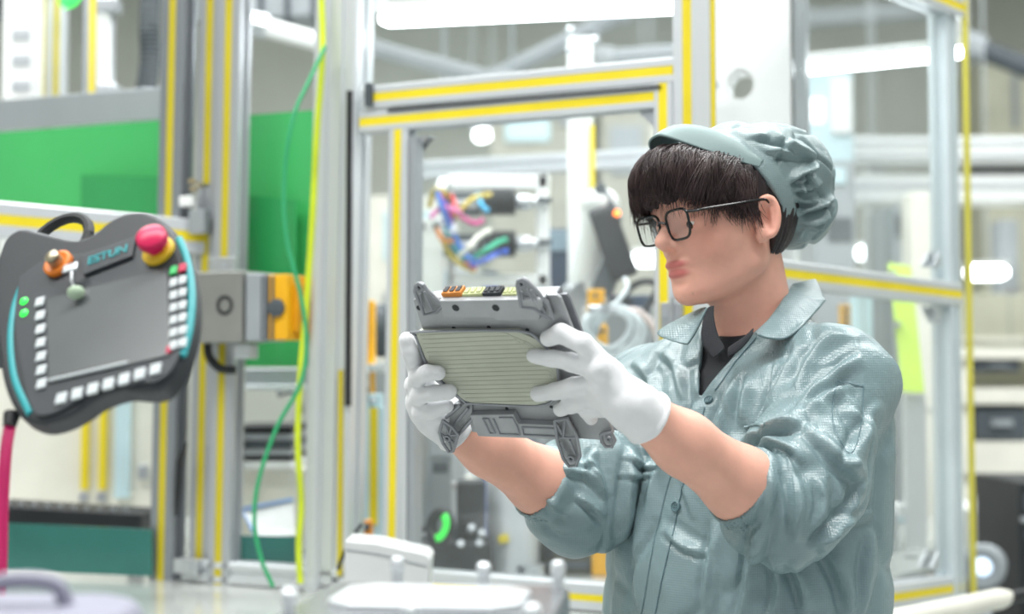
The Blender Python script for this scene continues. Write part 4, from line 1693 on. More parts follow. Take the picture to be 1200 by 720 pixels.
sheetbox('green_screen', 'bright green acrylic pane between the twin post and the wide post', 'screen', 276, 136, 430, 368, 129, 430, 3.12, 3.02, m_green)
sheetbox('green_screen', 'long low green acrylic pane above the teach pendant', 'screen', -40, 158, 262, 200, 140, 282, 3.40, 3.22, m_green)
sheetbox('green_reflection_overlay', 'deeper green overlay for a dark reflection in the bright green pane beside the twin post', 'sheet', 281, 228, 334, 346, 234, 334, 3.06, 3.0, m_green2)  # added overlay, the pane's reflection put into its colour
sheetbox('green_reflection_overlay', 'deeper green overlay for a dark reflection at the end of the long low green pane', 'sheet', 95, 205, 262, 186, 207, 276, 3.28, 3.18, m_green2)
sheetbox('teal_skirt', 'dark teal acrylic skirt below the teach pendant', 'skirt', -20, 612, 668, 178, 621, 676, 3.12, 3.02, m_teal)
sheetbox('teal_skirt', 'short teal acrylic skirt below the white papers', 'skirt', 266, 628, 686, 346, 629, 684, 3.0, 2.97, m_teal)

# ================================================================== teach pendant
class Face:
    """a tilted flat face: on() finds the point of the face behind a pixel, ab() its coordinates in the face"""

    def __init__(s, c, e1, e2):
        s.c, s.e1 = np.asarray(c), unit(e1)
        s.e2 = unit(np.asarray(e2, float) - s.e1 * (np.asarray(e2, float) @ s.e1))
        n = np.cross(s.e1, s.e2)
        s.n = n if n @ (C0 - s.c) > 0 else -n

    def on(s, px, py, h=0.0):
        d = ray(px, py)
        return C0 + d * (((s.c + s.n * h - C0) @ s.n) / (d @ s.n))

    def ab(s, px, py, h=0.0):
        q = s.on(px, py, h) - s.c
        return float(q @ s.e1), float(q @ s.e2)

    def slab(s, px, h0, h1):
        return MB().prism([s.ab(x, y, h1) for x, y in px], s.c + s.n * h0, s.e1, s.e2, s.n, h1 - h0)

    def key(s, px, py, w_, h_, z0, z1):
        return MB().obox(s.on(px, py, z1) - s.n * (z1 - z0) / 2, s.e1, s.e2, s.n, w_, h_, z1 - z0)


PF = Face(at(112, 370, 1.40), A(140, -40, 34), A(2, -76, -98))
pend = thing('teach_pendant', 'dark grey robot teach pendant with red stop button, screen and white keys', 'teach pendant', PF.c + A(0, .03, -.13))
m_pend = mat('pendant_plastic', '33383d', rough=.5, vary=.04, bump=.15, bscale=500)
m_pend2 = mat('pendant_plastic_dark', '262a2f', rough=.5, vary=.04, bump=.15, bscale=500)
m_teal_r = mat('pendant_teal', '1f9aa0', rough=.45, vary=.03)
m_key = mat('key_grey', 'c9d0d2', rough=.5, vary=.03)
outl = [(-8, 300), (2, 276), (22, 263), (50, 268), (86, 276), (108, 270), (128, 254), (150, 244), (174, 243), (196, 254), (212, 274), (224, 306), (229, 345), (226, 385), (216, 420), (202, 446), (186, 459), (165, 461), (142, 460), (112, 470), (84, 488), (58, 499), (36, 500), (16, 488), (0, 455), (-9, 400), (-12, 350)]
outl = [(105 + (x - 105) * .965, 372 + (y - 372) * .965) for x, y in outl]
ol = [tuple(p[:2]) for p in smooth_curve([(*p, 0) for p in outl + outl[:1]], 4)][:-1]
body = PF.slab(ol, -.024, .0).build('housing', m_pend2, pend, bevel=.006, seg=3, angle=.9)
face_ = [(22, 325), (60, 300), (96, 297), (150, 280), (178, 268), (204, 290), (216, 330), (217, 380), (206, 425), (185, 446), (160, 449), (112, 457), (76, 478), (50, 487), (36, 478), (24, 430), (17, 380)]
PF.slab([tuple(p[:2]) for p in smooth_curve([(*p, 0) for p in face_ + face_[:1]], 4)][:-1], .0, .003).build('front_panel', m_pend, pend, bevel=.001)
scr = PF.slab([(54, 350), (195, 314), (199, 416), (57, 449)], .003, .0045).build('screen', mat('screen_off', '5c6062', rough=.22, vary=.05, vscale=8), pend, bevel=.0006)
MB().tube([PF.on(58, 446, .005), PF.on(150, 425, .005)], .0018, 6).build('screen_edge', m_key, scr, smooth=True)
PF.slab([(93, 300), (158, 278), (154, 300), (97, 322)], .003, .007).build('logo_plate', m_pend, pend, bevel=.001)
for i in range(7):
    PF.key(46 + .3 * i, 353 + i * 16, .0100, .0112, .003, .006).build('key', m_key, pend, bevel=.0008)
for i in range(7):
    PF.key(71 + i * 18.4, 466 - i * 5.7, .0112, .0120, .003, .006).build('key', m_key, pend, bevel=.0008)
for i in range(7):
    for j in range(2):
        if i == 0:
            m = mat('key_green', '3fc06a', rough=.45) if j == 0 else mat('key_red', 'c01f4a', rough=.45)
        else:
            m = m_key
        PF.key(202.5 + j * 10.5, 316 + i * 14.6 - j * 3, .0076, .0102, .003, .006).build('key', m, pend, bevel=.0007)
PF.key(197, 409, .005, .008, .003, .006).build('key', mat('key_red', 'c01f4a', rough=.45), pend, bevel=.0007)
# stop button
c = PF.on(187, 296, .004)
MB().lathe(c, PF.n, [(.0170, 0), (.0170, .004), (.0145, .006), (.001, .006)], 24).build('stop_base', mat('stop_yellow', 'dfb92a', rough=.5), pend, smooth=True)
rn = unit(PF.n + PF.e1 * .25)
MB().lathe(c + PF.n * .006, rn, [(.009, 0), (.009, .007), (.0145, .009), (.0155, .014), (.0145, .019), (.010, .0215), (.001, .0225)], 24).build('stop_button', mat('stop_red', 'd01a55', rough=.35, vary=.03), pend, smooth=True)
# key switch
c = PF.on(70, 311, .004)
MB().lathe(c, PF.n, [(.0155, 0), (.0155, .005), (.0125, .0065), (.0095, .005), (.001, .005)], 24).build('key_switch_ring', mat('switch_orange', 'e07a1f', rough=.5), pend, smooth=True)
o = MB().lathe(c + PF.n * .005, PF.n, [(.0075, 0), (.0075, .010), (.005, .012), (.001, .012)], 16).build('key_barrel', mat('steel_key', 'b9aF96', rough=.3, metal=.8), pend, smooth=True)
MB().obox(PF.on(82, 314, .018), PF.e1, PF.e2, PF.n, .016, .010, .0025).build('switch_key', m_zinc, o, bevel=.001)
MB().tube(smooth_curve([PF.on(84, 318, .018), PF.on(84, 330, .016), PF.on(88, 338, .012)], 4), .0012, 6).build('key_cord', m_zinc, o, smooth=True)
MB().sphere(PF.on(89, 343, .012), .009, 12, (1, .6, .8)).build('key_tag', mat('tag_green', 'a9bfa4', rough=.5), o, smooth=True)
for pts in ([(28, 330), (17, 362), (13, 400), (18, 445), (36, 486)], [(210, 280), (220, 307), (225, 345), (222, 385), (214, 417)]):
    MB().tube(smooth_curve([PF.on(x, y, -.001) for x, y in pts], 6), .0038, 8).build('teal_edge', m_teal_r, pend, smooth=True)
for y in (354, 368):
    MB().lathe(PF.on(29, y, .002), PF.n, [(.0045, 0), (.0045, .0015), (.003, .003), (.0005, .0034)], 14).build('indicator_lamp', mat('led_green', '2fe04a', rough=.3, emit='30ff50', estr=1.5), pend, smooth=True)


def text_on(body_, p, e1, e2d, n, size, m, name, parent, th=.0006):
    cu = bpy.data.curves.new(name, 'FONT')
    cu.body = body_
    cu.size = size
    cu.align_x = 'CENTER'
    cu.align_y = 'CENTER'
    cu.extrude = th
    cu.offset = size * .012
    t = bpy.data.objects.new(name, cu)
    me = bpy.data.meshes.new_from_object(t)
    bpy.data.objects.remove(t)
    o = bpy.data.objects.new(name, me)
    upv = np.cross(n, e1)
    R_ = Matrix((tuple(e1), tuple(upv), tuple(n))).transposed()
    me.transform(R_.to_4x4())
    me.transform(Matrix.Translation(Vector(p - (rootloc(parent) if parent is not None else 0))))
    me.materials.append(m)
    link(o, parent)
    return o


text_on('ESTUN', PF.on(126, 299, .0075), unit(PF.on(154, 290) - PF.on(98, 309)), PF.e2, PF.n, .0150, m_teal_r, 'logo_lettering', pend)
o = MB().tube([PF.on(14, 486, -.012), PF.on(11, 500, -.012)], [.008, .006], 12).build('strain_relief', m_blk, pend, smooth=True)
MB().tube(smooth_curve([PF.on(12, 498, -.012), at(7, 530, 1.41), at(3, 590, 1.42), at(2, 640, 1.42), at(0, 690, 1.42), at(-4, 737, 1.41)], 6), .0058, 10).build('cable', mat('cable_pink', 'd8186c', rough=.45, vary=.03), pend, smooth=True)
c = PF.on(70, 285, -.040)
MB().tube([c + (PF.e1 * math.cos(a) + PF.e2 * math.sin(a)) * .036 for a in np.linspace(0, 2 * math.pi, 25)], .006, 8, cap=False).build('hanging_ring', m_blk, pend, smooth=True)
MB().obox(PF.c - PF.n * .045, PF.e1, PF.e2, PF.n, .10, .10, .02).build('back_plate', m_pend2, pend, bevel=.004)

# ================================================================== workbench at the near edge and what lies on it
bench = thing('workbench', 'steel workbench at the near edge below the teach pendant', 'workbench', (-.22, 1.1, 0))
MB().box((-.22, 1.12, 1.085), (.86, .62, .03)).build('top', m_bed, bench, bevel=.003)
for x in (-.61, .17):
    for y in (.85, 1.39):
        MB().box((x, y, .535), (.04, .04, 1.07)).build('leg', m_profd, bench)
MB().box((-.22, 1.39, .3), (.74, .03, .04)).build('stretcher', m_profd, bench)
stnd = thing('pendant_holder', 'grey bracket stand carrying the teach pendant', 'holder', (-.62, 1.54, 0))
MB().box((-.62, 1.54, .01), (.30, .26, .02), .02).build('base', m_dgrey, stnd, bevel=.002)
MB().box((-.62, 1.54, .72), (.035, .03, 1.40)).build('column', m_dgrey, stnd, bevel=.002)
MB().obox(((A(-.62, 1.53, 1.39) + PF.c - PF.n * .066)) / 2, unit(PF.c - PF.n * .066 - A(-.62, 1.53, 1.39)), unit(np.cross(Z3, PF.c - PF.n * .066 - A(-.62, 1.53, 1.39))), Z3, float(np.linalg.norm(PF.c - PF.n * .066 - A(-.62, 1.53, 1.39))) - .01, .012, .05).build('arm', m_dgrey, stnd)
tray = thing('fixture_tray', 'silver machined housing with locating pins on the near bench', 'fixture', (-.065, 1.18, 1.10))
m_shiny = mat('machined_aluminium', 'a9acb0', rough=.25, metal=.75, vary=.05, vscale=12)
t0 = A(-.065, 1.18, 1.10)
MB().obox(t0 + A(0, 0, .034), A(1, -.12, 0), A(.12, 1, 0), Z3, .21, .20, .068, .012).build('housing', m_shiny, tray, bevel=.004)
MB().obox(t0 + A(0, 0, .069), A(1, -.12, 0), A(.12, 1, 0), Z3, .155, .11, .010, .02).build('raised_field', m_prof, tray, bevel=.003)
for dx, dy, hgt in ((-.095, -.08, .070), (-.045, .085, .075), (.03, .088, .070), (.095, .075, .075), (.09, -.085, .06), (.0, -.09, .06)):
    p = t0 + A(dx + dy * .12, dy - dx * .12, .035)
    MB().lathe(p, Z3, [(.005, 0), (.005, hgt * .6), (.0065, hgt * .62), (.0065, hgt * .72), (.004, hgt * .76), (.001, hgt * .77)], 12).build('locating_pin', m_prof, tray, smooth=True)
cas = thing('instrument_case', 'lilac-grey rounded case lying at the near bench corner', 'case', (-.34, 1.02, 1.10))
MB().box((-.34, 1.02, 1.145), (.155, .14, .09), .03).build('shell', mat('case_lilac', '8c8c9c', rough=.55, vary=.04), cas, bevel=.018, seg=4)
MB().box((-.34, 1.02, 1.150), (.158, .143, .008), .03).build('seam_band', m_grey, cas, bevel=.003)
MB().tube(smooth_curve([A(-.37, 1.02, 1.187), A(-.36, 1.02, 1.205), A(-.32, 1.02, 1.205), A(-.31, 1.02, 1.187)], 4), .006, 8).build('handle', mat('case_lilac', 'b3b3c4'), cas, smooth=True)

# ================================================================== cables in front of the posts
def cable(name, label, pts, r, m, n=7):
    P = smooth_curve([at(*p) for p in pts], n)
    o = MB().tube(P, r, 8).build(name, m, smooth=True)
    return tag(o, label, 'cable')


cable('hanging_cable', 'thin green cable looping down in front of the green pane', [(381, 55, 2.82), (362, 95, 2.79), (343, 140, 2.765), (333, 210, 2.765), (336, 280, 2.765), (352, 345, 2.765), (359, 400, 2.765), (352, 450, 2.765), (325, 500, 2.765), (304, 560, 2.765), (298, 610, 2.765), (306, 655, 2.765), (320, 688, 2.765)], .0042, mat('cable_green', '2fa36b', rough=.5))
cable('hanging_cable', 'yellow-green earth cable running down the wide post', [(376, -20, 2.84), (378, 60, 2.83), (371, 160, 2.82), (366, 260, 2.82), (359, 360, 2.82), (352, 440, 2.82), (349, 520, 2.82), (353, 590, 2.82), (350, 640, 2.82), (352, 684, 2.82)], .0062, mat('cable_yellowgreen', 'cfe02a', rough=.5, vary=.1))
cable('cable_tie', 'black cable tie sticking out at the foot of the wide post', [(424, 614, 2.72), (412, 632, 2.72), (403, 650, 2.72), (396, 668, 2.72)], .0034, m_blk)

# ================================================================== inside the cell and the hall behind it
m_offw = mat('off_white_plastic', 'd3d6d6', rough=.5, vary=.02)
m_bright = mat('bright_white_lacquer', 'fbfbfb', rough=.5, vary=.0)
m_cream = mat('cream_lacquer', 'e6e4d8', rough=.5, vary=.03)
m_taupe = mat('taupe_panel', 'a5a498', rough=.6, vary=.05)
m_beige = mat('beige_panel', 'c3c3b0', rough=.6, vary=.04)
m_steel = mat('brushed_steel', 'b9bdc0', rough=.32, metal=.7, vary=.05, vscale=10)
m_blue = mat('blue_plastic', '4468c8', rough=.45, vary=.04)
m_navy = mat('navy_plastic', '34465e', rough=.45, vary=.05)
m_lime = mat('lime_acrylic', 'b4d63c', rough=.3, vary=.04, vscale=4)
m_red = mat('red_plastic', 'c24a5e', rough=.45, vary=.05)
m_pale = mat('pale_blue_lacquer', 'c4dde3', rough=.45, vary=.03)
m_lamp = mat('led_tube', 'ffffff', rough=.4, vary=0, emit='f4fbff', estr=14.0)
m_lampd = mat('led_lamp_far', 'ffffff', rough=.4, vary=0, emit='f6fcff', estr=8.0)


def rect(x0, y0, x1, y1, Y):
    """centre and size of a face seen as that pixel box at depth Y"""
    a, b = at((x0 + x1) / 2, y0, Y), at((x0 + x1) / 2, y1, Y)
    l, r = at(x0, (y0 + y1) / 2, Y), at(x1, (y0 + y1) / 2, Y)
    return (a + b) / 2, abs(r[0] - l[0]), abs(a[2] - b[2])


def unit_box(name, label, cat, x0, y0, x1, y1, Y, dep, m, parts=(), yaw=0, bevel=.006, down=None, group=None, body='housing'):
    """a box-bodied thing with fittings on its front: parts = (name, u0, v0, u1, v1, raise, material)"""
    c, w_, h_ = rect(x0, y0, x1, y1, Y)
    zlo, zhi = c[2] - h_ / 2, c[2] + h_ / 2
    if down is not None:
        zb = down
    else:
        zb = zlo
    a = math.radians(yaw)
    ux, uy = A(math.cos(a), math.sin(a), 0), A(-math.sin(a), math.cos(a), 0)
    t = thing(name, label, cat, c + uy * dep / 2 - Z3 * (c[2] - zb), group)
    MB().obox(c + uy * dep / 2 - Z3 * ((zlo - zb) / 2), ux, uy, Z3, w_, dep, h_ + zlo - zb, min(bevel, w_ * .2)).build(body, m, t, bevel=min(bevel, w_ * .2, h_ * .2) * .5)
    for pn, u0, v0, u1, v1, rz, pm in parts:
        q = c + ux * ((u0 + u1) / 2 - .5) * w_ + Z3 * (.5 - (v0 + v1) / 2) * h_ - uy * (rz / 2 - .001)
        MB().obox(q, ux, uy, Z3, (u1 - u0) * w_, abs(rz) + .002, (v1 - v0) * h_).build(pn, pm, t, bevel=min(.003, (u1 - u0) * w_ * .2, (v1 - v0) * h_ * .2))
    return t


def rod(name, label, cat, pts, r, m, group=None, n=12, ends=None, hang=False):
    P = [at(*p) for p in pts]
    t = thing(name, label, cat, A(*P[-1]), group)
    MB().tube(P, r, n).build('shaft', m, t, smooth=True)
    if hang:
        for p in (P[0], P[-1]):
            MB().cyl(p, A(p[0], p[1], ZC), .008, n=6).build('suspension_rod', m_grey, t)
    for e in ends or ():
        i, rr, ln, em = e
        d = unit(P[i] - P[1 if i == 0 else -2])
        MB().cyl(P[i] - d * ln, P[i] + d * ln * .15, rr, n=n).build('end_collar', em, t, smooth=True)
    return t


def lamp_tube(label, a, b, r, m, group=None, hang=True, cat='lamp'):
    a, b = np.asarray(a), np.asarray(b)
    t = thing('tube_lamp', label, cat, (a + b) / 2, group)
    d = unit(b - a)
    MB().tube([a, a + d * r, b - d * r, b], [r * .6, r, r, r * .6], 14).build('tube', m, t, smooth=True)
    MB().obox((a + b) / 2 + Z3 * (r + .008), d, np.cross(Z3, d), Z3, np.linalg.norm(b - a) * 1.01, r * 2.2, .02).build('housing', m_white, t)
    if hang:
        for p in (a + d * .1, b - d * .1):
            MB().cyl(p + Z3 * (r + .015), A(p[0], p[1], ZC), .004, n=6).build('suspension_rod', m_grey, t)
    return t


# ---- lamps
a, b = at(447, 22, 3.5), at(822, 4, 3.25)
t = lamp_tube('long bright tube lamp above the door pane', a, b, .020, m_lamp, hang=False)
for p in (a, b):
    MB().obox(A(p[0], p[1], (p[2] + 2.26) / 2 + .02), A(1, 0, 0), A(0, 1, 0), Z3, .03, .03, 2.26 - p[2]).build('bracket', m_prof, t)
a, b = at(905, 84, 3.30), at(1127, 62, 3.34)
t = lamp_tube('bright tube lamp behind the upper corner pane above the cap', a, b, .0155, m_lamp, hang=False)
for p in (a, b):
    MB().obox(A(p[0], p[1], (p[2] + 2.26) / 2 + .02), A(1, 0, 0), A(0, 1, 0), Z3, .03, .03, 2.26 - p[2]).build('bracket', m_prof, t)
for (x0, y0, x1, y1, Y), lb in (((1003, 297, 1044, 296, 7.2), 'short far lamp left of the lime acrylic sheet'), ((1132, 320, 1180, 319, 7.0), 'short far lamp right of the enclosure corner post'),
                                ((742, 304, 775, 304, 7.6), 'short far lamp seen beside the person\'s spectacles'), ((556, 160, 574, 158, 8.0), 'small far lamp above the coloured wires')):
    lamp_tube(lb, at(x0, y0, Y), at(x1, y1, Y), .034, m_lampd, 'far hall lamps')

# ---- white panel with round opening
c, w_, h_ = rect(836, -40, 930, 250, 3.02)
t = thing('apertured_panel', 'white sheet metal panel with a round opening above the cap', 'panel', A(c[0], c[1] + .1, TZ))
a_ = math.radians(-16)
ux, uy = A(math.cos(a_), math.sin(a_), 0), A(-math.sin(a_), math.cos(a_), 0)
hc = at(867, 97, 3.02)
hx, hz = float((hc - c) @ ux), float(hc[2] - c[2])
zlo = TZ - c[2]
n = 32
V, Fc = [], []
for k in range(n):
    an = 2 * math.pi * (k + .5) / n
    V.append(c + ux * (hx + .028 * math.cos(an)) + Z3 * (hz + .033 * math.sin(an)))
for k in range(n):
    an = 2 * math.pi * (k + .5) / n
    s_ = max(abs(math.cos(an)), abs(math.sin(an)))
    X = hx + math.cos(an) / s_ * (w_ * .62)
    Zv = hz + math.sin(an) / s_ * .5
    V.append(c + ux * min(max(X, -w_ / 2), w_ / 2) + Z3 * min(max(Zv, zlo), h_ / 2))
V += [v + uy * .10 for v in V]
for k in range(n):
    k2 = (k + 1) % n
    Fc += [[k, n + k, n + k2, k2], [2 * n + k, 2 * n + k2, 3 * n + k2, 3 * n + k], [k, k2, 2 * n + k2, 2 * n + k], [n + k, 3 * n + k, 3 * n + k2, n + k2]]
MB().add(V, Fc).build('sheet', m_bright, t)
MB().obox(c - Z3 * (h_ / 2 + .15) + uy * .05, ux, uy, Z3, w_, .10, .30).build('lower_sheet', m_white, t)
MB().obox(c + ux * (w_ / 2 + .012) + uy * .06, ux, uy, Z3, .022, .11, h_).build('edge_fold', m_grey, t)
MB().cyl(at(837, 100, 3.0), at(837, 100, 2.97), .010, n=8).build('bolt', m_zinc, t)

# ---- profiles inside the cell
ip = thing('inner_post', 'bright white inner post with short yellow strip behind the door', 'post', zat(at(682, 440, 3.6), TZ))
profile('profile', zat(at(681, 440, 3.6), TZ), zat(at(681, 440, 3.6), TOPZ), .062, .06, A(0, -1, 0), ip, m_white)
MB().obox(at(694, 195, 3.565), A(1, 0, 0), A(0, 1, 0), Z3, .012, .03, .20).build('slot_strip', m_yel, ip)
for py in (50, 62, 73):
    MB().sphere(at(668 if py != 62 else 697, py - 15, 3.56), .012, 10).build('bolt', m_zinc, ip, smooth=True)
rl = thing('cross_rail', 'pale blue cross rail behind the coloured wires', 'rail', zat(at(640, 195, 4.0), TZ))
profile('profile', at(470, 200, 4.0), at(800, 182, 4.0), .05, .05, A(0, -1, 0), rl, m_profm)
for px in (476, 796):
    profile('upright', zat(at(px, 190, 4.03), TZ), zat(at(px, 190, 4.03), at(px, 186, 4.0)[2]), .04, .04, A(0, -1, 0), rl, m_prof)
# white frame with the plug sockets and wires
fr_ = thing('plug_frame', 'white square frame holding black corrugated plugs behind the door', 'frame', zat(at(600, 440, 3.62), TZ))
for x0, y0, x1, y1 in ((524, 206, 644, 222), (628, 206, 644, 338), (524, 322, 644, 336), (524, 206, 534, 338)):
    c, w_, h_ = rect(x0, y0, x1, y1, 3.62)
    MB().box(c, (w_, .04, h_), .004).build('frame_bar', m_white, fr_, bevel=.003)
for px in (530, 638):
    q = at(px, 330, 3.64)
    MB().box(A(q[0], q[1], (q[2] + TZ) / 2), (.03, .03, q[2] - TZ)).build('leg', m_prof, fr_)
for i, (y, lb) in enumerate(((237, 'black corrugated plug with silver tip at the top of the white frame'), (286, 'black corrugated plug with silver tip at the bottom of the white frame'))):
    t = thing('corrugated_plug', lb, 'plug', at(590, y, 3.56))
    prof = []
    for k in range(9):
        prof += [(.030, k * .009), (.034, k * .009 + .003), (.034, k * .009 + .006), (.030, k * .009 + .0085)]
    MB().lathe(at(566, y, 3.56), A(1, 0, 0), prof, 16).build('sleeve', m_blk, t, smooth=False)
    MB().lathe(at(604, y, 3.56), A(1, 0, 0), [(.016, 0), (.020, .006), (.020, .036), (.014, .042), (.014, .052), (.004, .056)], 16).build('tip', m_zinc, t, smooth=True)
    MB().obox(at(632, y - 2, 3.585), A(1, 0, 0), A(0, 1, 0), Z3, .06, .02, .012).build('clamp', m_dgrey, t)
    MB().obox(at(541, y + 2, 3.58), A(1, 0, 0), A(0, 1, 0), Z3, .10, .05, .055).build('body_block', m_dgrey, t, bevel=.006)
    MB().obox(at(545, y + 3, 3.545), A(1, 0, 0), A(0, 1, 0), Z3, .06, .02, .022).build('label_plate', m_zinc, t, bevel=.003)
unit_box('valve_block', 'pale grey valve block left of the coloured wires', 'valve', 489, 256, 520, 274, 3.55, .06, m_white, [('port', .1, .3, .3, .7, .01, m_dgrey), ('port', .6, .3, .8, .7, .01, m_dgrey)], down=TZ)
har = thing('wire_harness', 'bundle of loose coloured wires hanging behind the door pane', 'wires', at(545, 315, 3.45))
wr = [('c9b23a', [(503, 243), (508, 226), (516, 222), (524, 230)]), ('c9b23a', [(527, 262), (540, 246), (556, 232), (575, 228)]), ('3a78d0', [(512, 224), (520, 250), (531, 275), (545, 298), (555, 306)]),
      ('2aa6b8', [(522, 268), (532, 290), (545, 304), (560, 300), (572, 290)]), ('d23a8a', [(516, 228), (524, 246), (540, 254), (556, 262), (566, 258)]), ('d06aa8', [(505, 255), (514, 246), (526, 244), (540, 250)]),
      ('e08a3a', [(512, 268), (518, 280), (530, 283)]), ('c9b23a', [(516, 276), (526, 296), (540, 310), (556, 318)]), ('2fb08a', [(558, 300), (572, 292), (584, 284), (594, 281)]), ('3a6ae0', [(551, 311), (568, 305), (582, 298), (594, 294)]),
      ('d23a6a', [(535, 290), (541, 300), (548, 310), (556, 314)]), ('e8e8ea', [(514, 256), (522, 268), (530, 272)]), ('d8403a', [(528, 228), (533, 240), (530, 252)]), ('38b0e0', [(560, 228), (564, 240), (572, 248)]),
      ('e6e2d8', [(538, 300), (550, 290), (560, 278), (575, 270)]), ('8a4ac0', [(518, 234), (526, 250), (530, 262)])]
for i, (cl, pts) in enumerate(wr):
    Yw = 3.42 + .03 * math.sin(i * 2.1)
    MB().tube(smooth_curve([at(x, y, Yw + .02 * math.cos(k * 1.7 + i)) for k, (x, y) in enumerate(pts)], 6), .0062, 7).build('wire', mat('wire_' + cl, cl, rough=.45, vary=.03), har, smooth=True)
MB().tube([at(516, 224, 3.44), at(518, 214, 3.50), at(527, 214, 3.615)], .012, 10).build('tie', m_white, har, smooth=True)
MB().cyl(at(526, 266, 3.43), at(532, 272, 3.43), .014, n=10).build('tie', m_white, har, smooth=True)

# ---- robot wrist with black gripper beside the person's face
rb = thing('robot_arm', 'pale robot arm with black gripper and orange lamp beside the spectacles', 'robot', zat(at(690, 440, 3.4), TZ))
P = [at(682, 352, 3.40), at(688, 318, 3.38), at(697, 275, 3.35), at(703, 240, 3.32)]
MB().tube(P, [.040, .034, .032, .040], 16).build('link', m_white, rb, smooth=True)
MB().cyl(at(676, 356, 3.42), at(690, 356, 3.36), .055, n=18).build('joint', m_steel, rb, smooth=True)
q = at(682, 360, 3.40)
MB().lathe(zat(q, TZ), Z3, [(.08, 0), (.08, .03), (.05, .05), (.045, q[2] - TZ)], 18).build('column', m_white, rb, smooth=True)
MB().sphere(at(703, 238, 3.32), .045, 14, (1, 1, .8)).build('wrist', m_white, rb, smooth=True)
MB().obox(at(718, 285, 3.30), unit(A(.35, 0, -1)), A(0, 1, 0), unit(A(1, 0, .35)), .17, .06, .060, .01).build('gripper_body', m_blk, rb, bevel=.006)
MB().obox(at(712, 240, 3.30), unit(A(.5, 0, -1)), A(0, 1, 0), unit(A(1, 0, .5)), .10, .04, .025).build('gripper_jaw', m_dgrey, rb, bevel=.004)
MB().obox(at(712, 325, 3.32), unit(A(-.4, 0, -1)), A(0, 1, 0), unit(A(1, 0, -.4)), .08, .05, .05).build('cable_box', m_dgrey, rb, bevel=.004)
MB().sphere(at(723, 250, 3.26), .008, 10).build('status_lamp', mat('led_orange', 'ff8a3a', emit='ff7a20', estr=4, rough=.3), rb, smooth=True)
unit_box('display_box', 'slate grey display box on a stand left of the robot arm', 'display', 642, 268, 668, 298, 3.7, .05, m_navy, [('screen', .08, .1, .92, .9, .004, mat('screen_slate', '8fa5b2', rough=.3))], down=TZ)

# ---- hose coil and yellow blocks by the shoulder
coil = thing('hose_coil', 'coil of white air hose hanging beside the collar', 'hose', at(716, 412, 3.0))
for k in range(6):
    cx, cy, rx, ry = 713 + k * 2.2, 386 + (k % 3) * 1.5, 25 + (k * 7 % 11), 22 + (k * 5 % 7)
    P = [at(cx + rx * math.cos(t_) + (k - 2) * 1.5 * math.sin(t_ * 2), cy + ry * math.sin(t_), 3.0 + .008 * k) for t_ in np.linspace(0, 2 * math.pi, 30)]
    MB().tube(P, .0062, 8, cap=False).build('hose_turn', mat('hose_white', 'e4ecef', rough=.3, vary=.02), coil, smooth=True)
MB().tube(smooth_curve([at(706, 364, 3.0), at(722, 355, 3.0), at(735, 338, 3.02), at(732, 326, 3.04)], 5), .005, 8).build('hose_end', mat('hose_white', 'e4ecef'), coil, smooth=True)
MB().cyl(at(690, 362, 3.0), at(722, 364, 3.0), .009, n=10).build('hook_bar', m_zinc, coil, smooth=True)
MB().cyl(at(709, 368, 3.0), at(709, 356, 3.0), .012, n=8).build('tie', m_zinc, coil)
unit_box('yellow_block', 'yellow block behind the coil of white hose', 'block', 693, 381, 713, 404, 3.1, .05, m_sy, [('slot', .3, .2, .5, .5, .004, m_dgrey), ('slot', .6, .2, .8, .4, .004, m_dgrey)], down=TZ)
unit_box('yellow_block', 'small yellow block above the coil of white hose', 'block', 689, 339, 709, 354, 3.2, .05, m_sy, [('slot', .35, .3, .5, .7, .004, m_dgrey)], down=TZ)
unit_box('machine_table', 'slate machine table under the coil of white hose', 'table', 640, 357, 766, 372, 3.52, .06, m_grey, [('edge', 0, .2, 1, .5, .006, m_steel)], down=TZ)
unit_box('drive_box', 'dark navy drive box left of the chin on the machine table', 'drive', 708, 346, 764, 360, 3.5, .2, m_navy, [('vent', .1, .2, .3, .8, .004, m_blk), ('vent', .4, .2, .6, .8, .004, m_blk)])
unit_box('red_guard', 'red plastic guard between robot arm and chin', 'guard', 705, 320, 722, 347, 3.6, .08, m_red, [('fin', .2, .1, .35, .9, .01, m_red), ('fin', .6, .1, .75, .9, .01, m_red)], yaw=25)
for i, (pts, lb) in enumerate((([(742, 392, 3.2), (756, 366, 3.2), (768, 345, 3.2), (775, 332, 3.2)], 'dark cable arching up beside the chin'), ([(726, 352, 3.3), (744, 334, 3.3), (762, 330, 3.3), (776, 338, 3.3)], 'dark cable bowed over the navy drive box'),
                               ([(730, 364, 3.15), (748, 366, 3.15), (764, 380, 3.15), (772, 396, 3.15)], 'pale pink cable bending down behind the far collar'))):
    cable('arched_cable', lb, pts, .008, m_blk if i < 2 else mat('cable_pale', 'd8c8c4', rough=.4))
unit_box('cable_drum_box', 'dark crate of cables behind the far shoulder', 'crate', 726, 374, 770, 420, 3.62, .15, m_dgrey, [('rib', 0, .2, 1, .3, .006, m_blk), ('rib', 0, .6, 1, .7, .006, m_blk)], down=TZ)
unit_box('blue_box', 'small blue box above the upper edge of the control unit', 'box', 566, 318, 584, 346, 3.9, .06, m_blue, [('lid', 0, 0, 1, .2, .004, m_navy)], down=TZ)
unit_box('white_controller', 'white controller box behind the upper edge of the control unit', 'controller', 500, 312, 560, 348, 4.1, .2, m_white, [('panel', .1, .2, .5, .8, .006, m_pale), ('knob', .65, .4, .75, .6, .02, m_dgrey)], down=TZ)
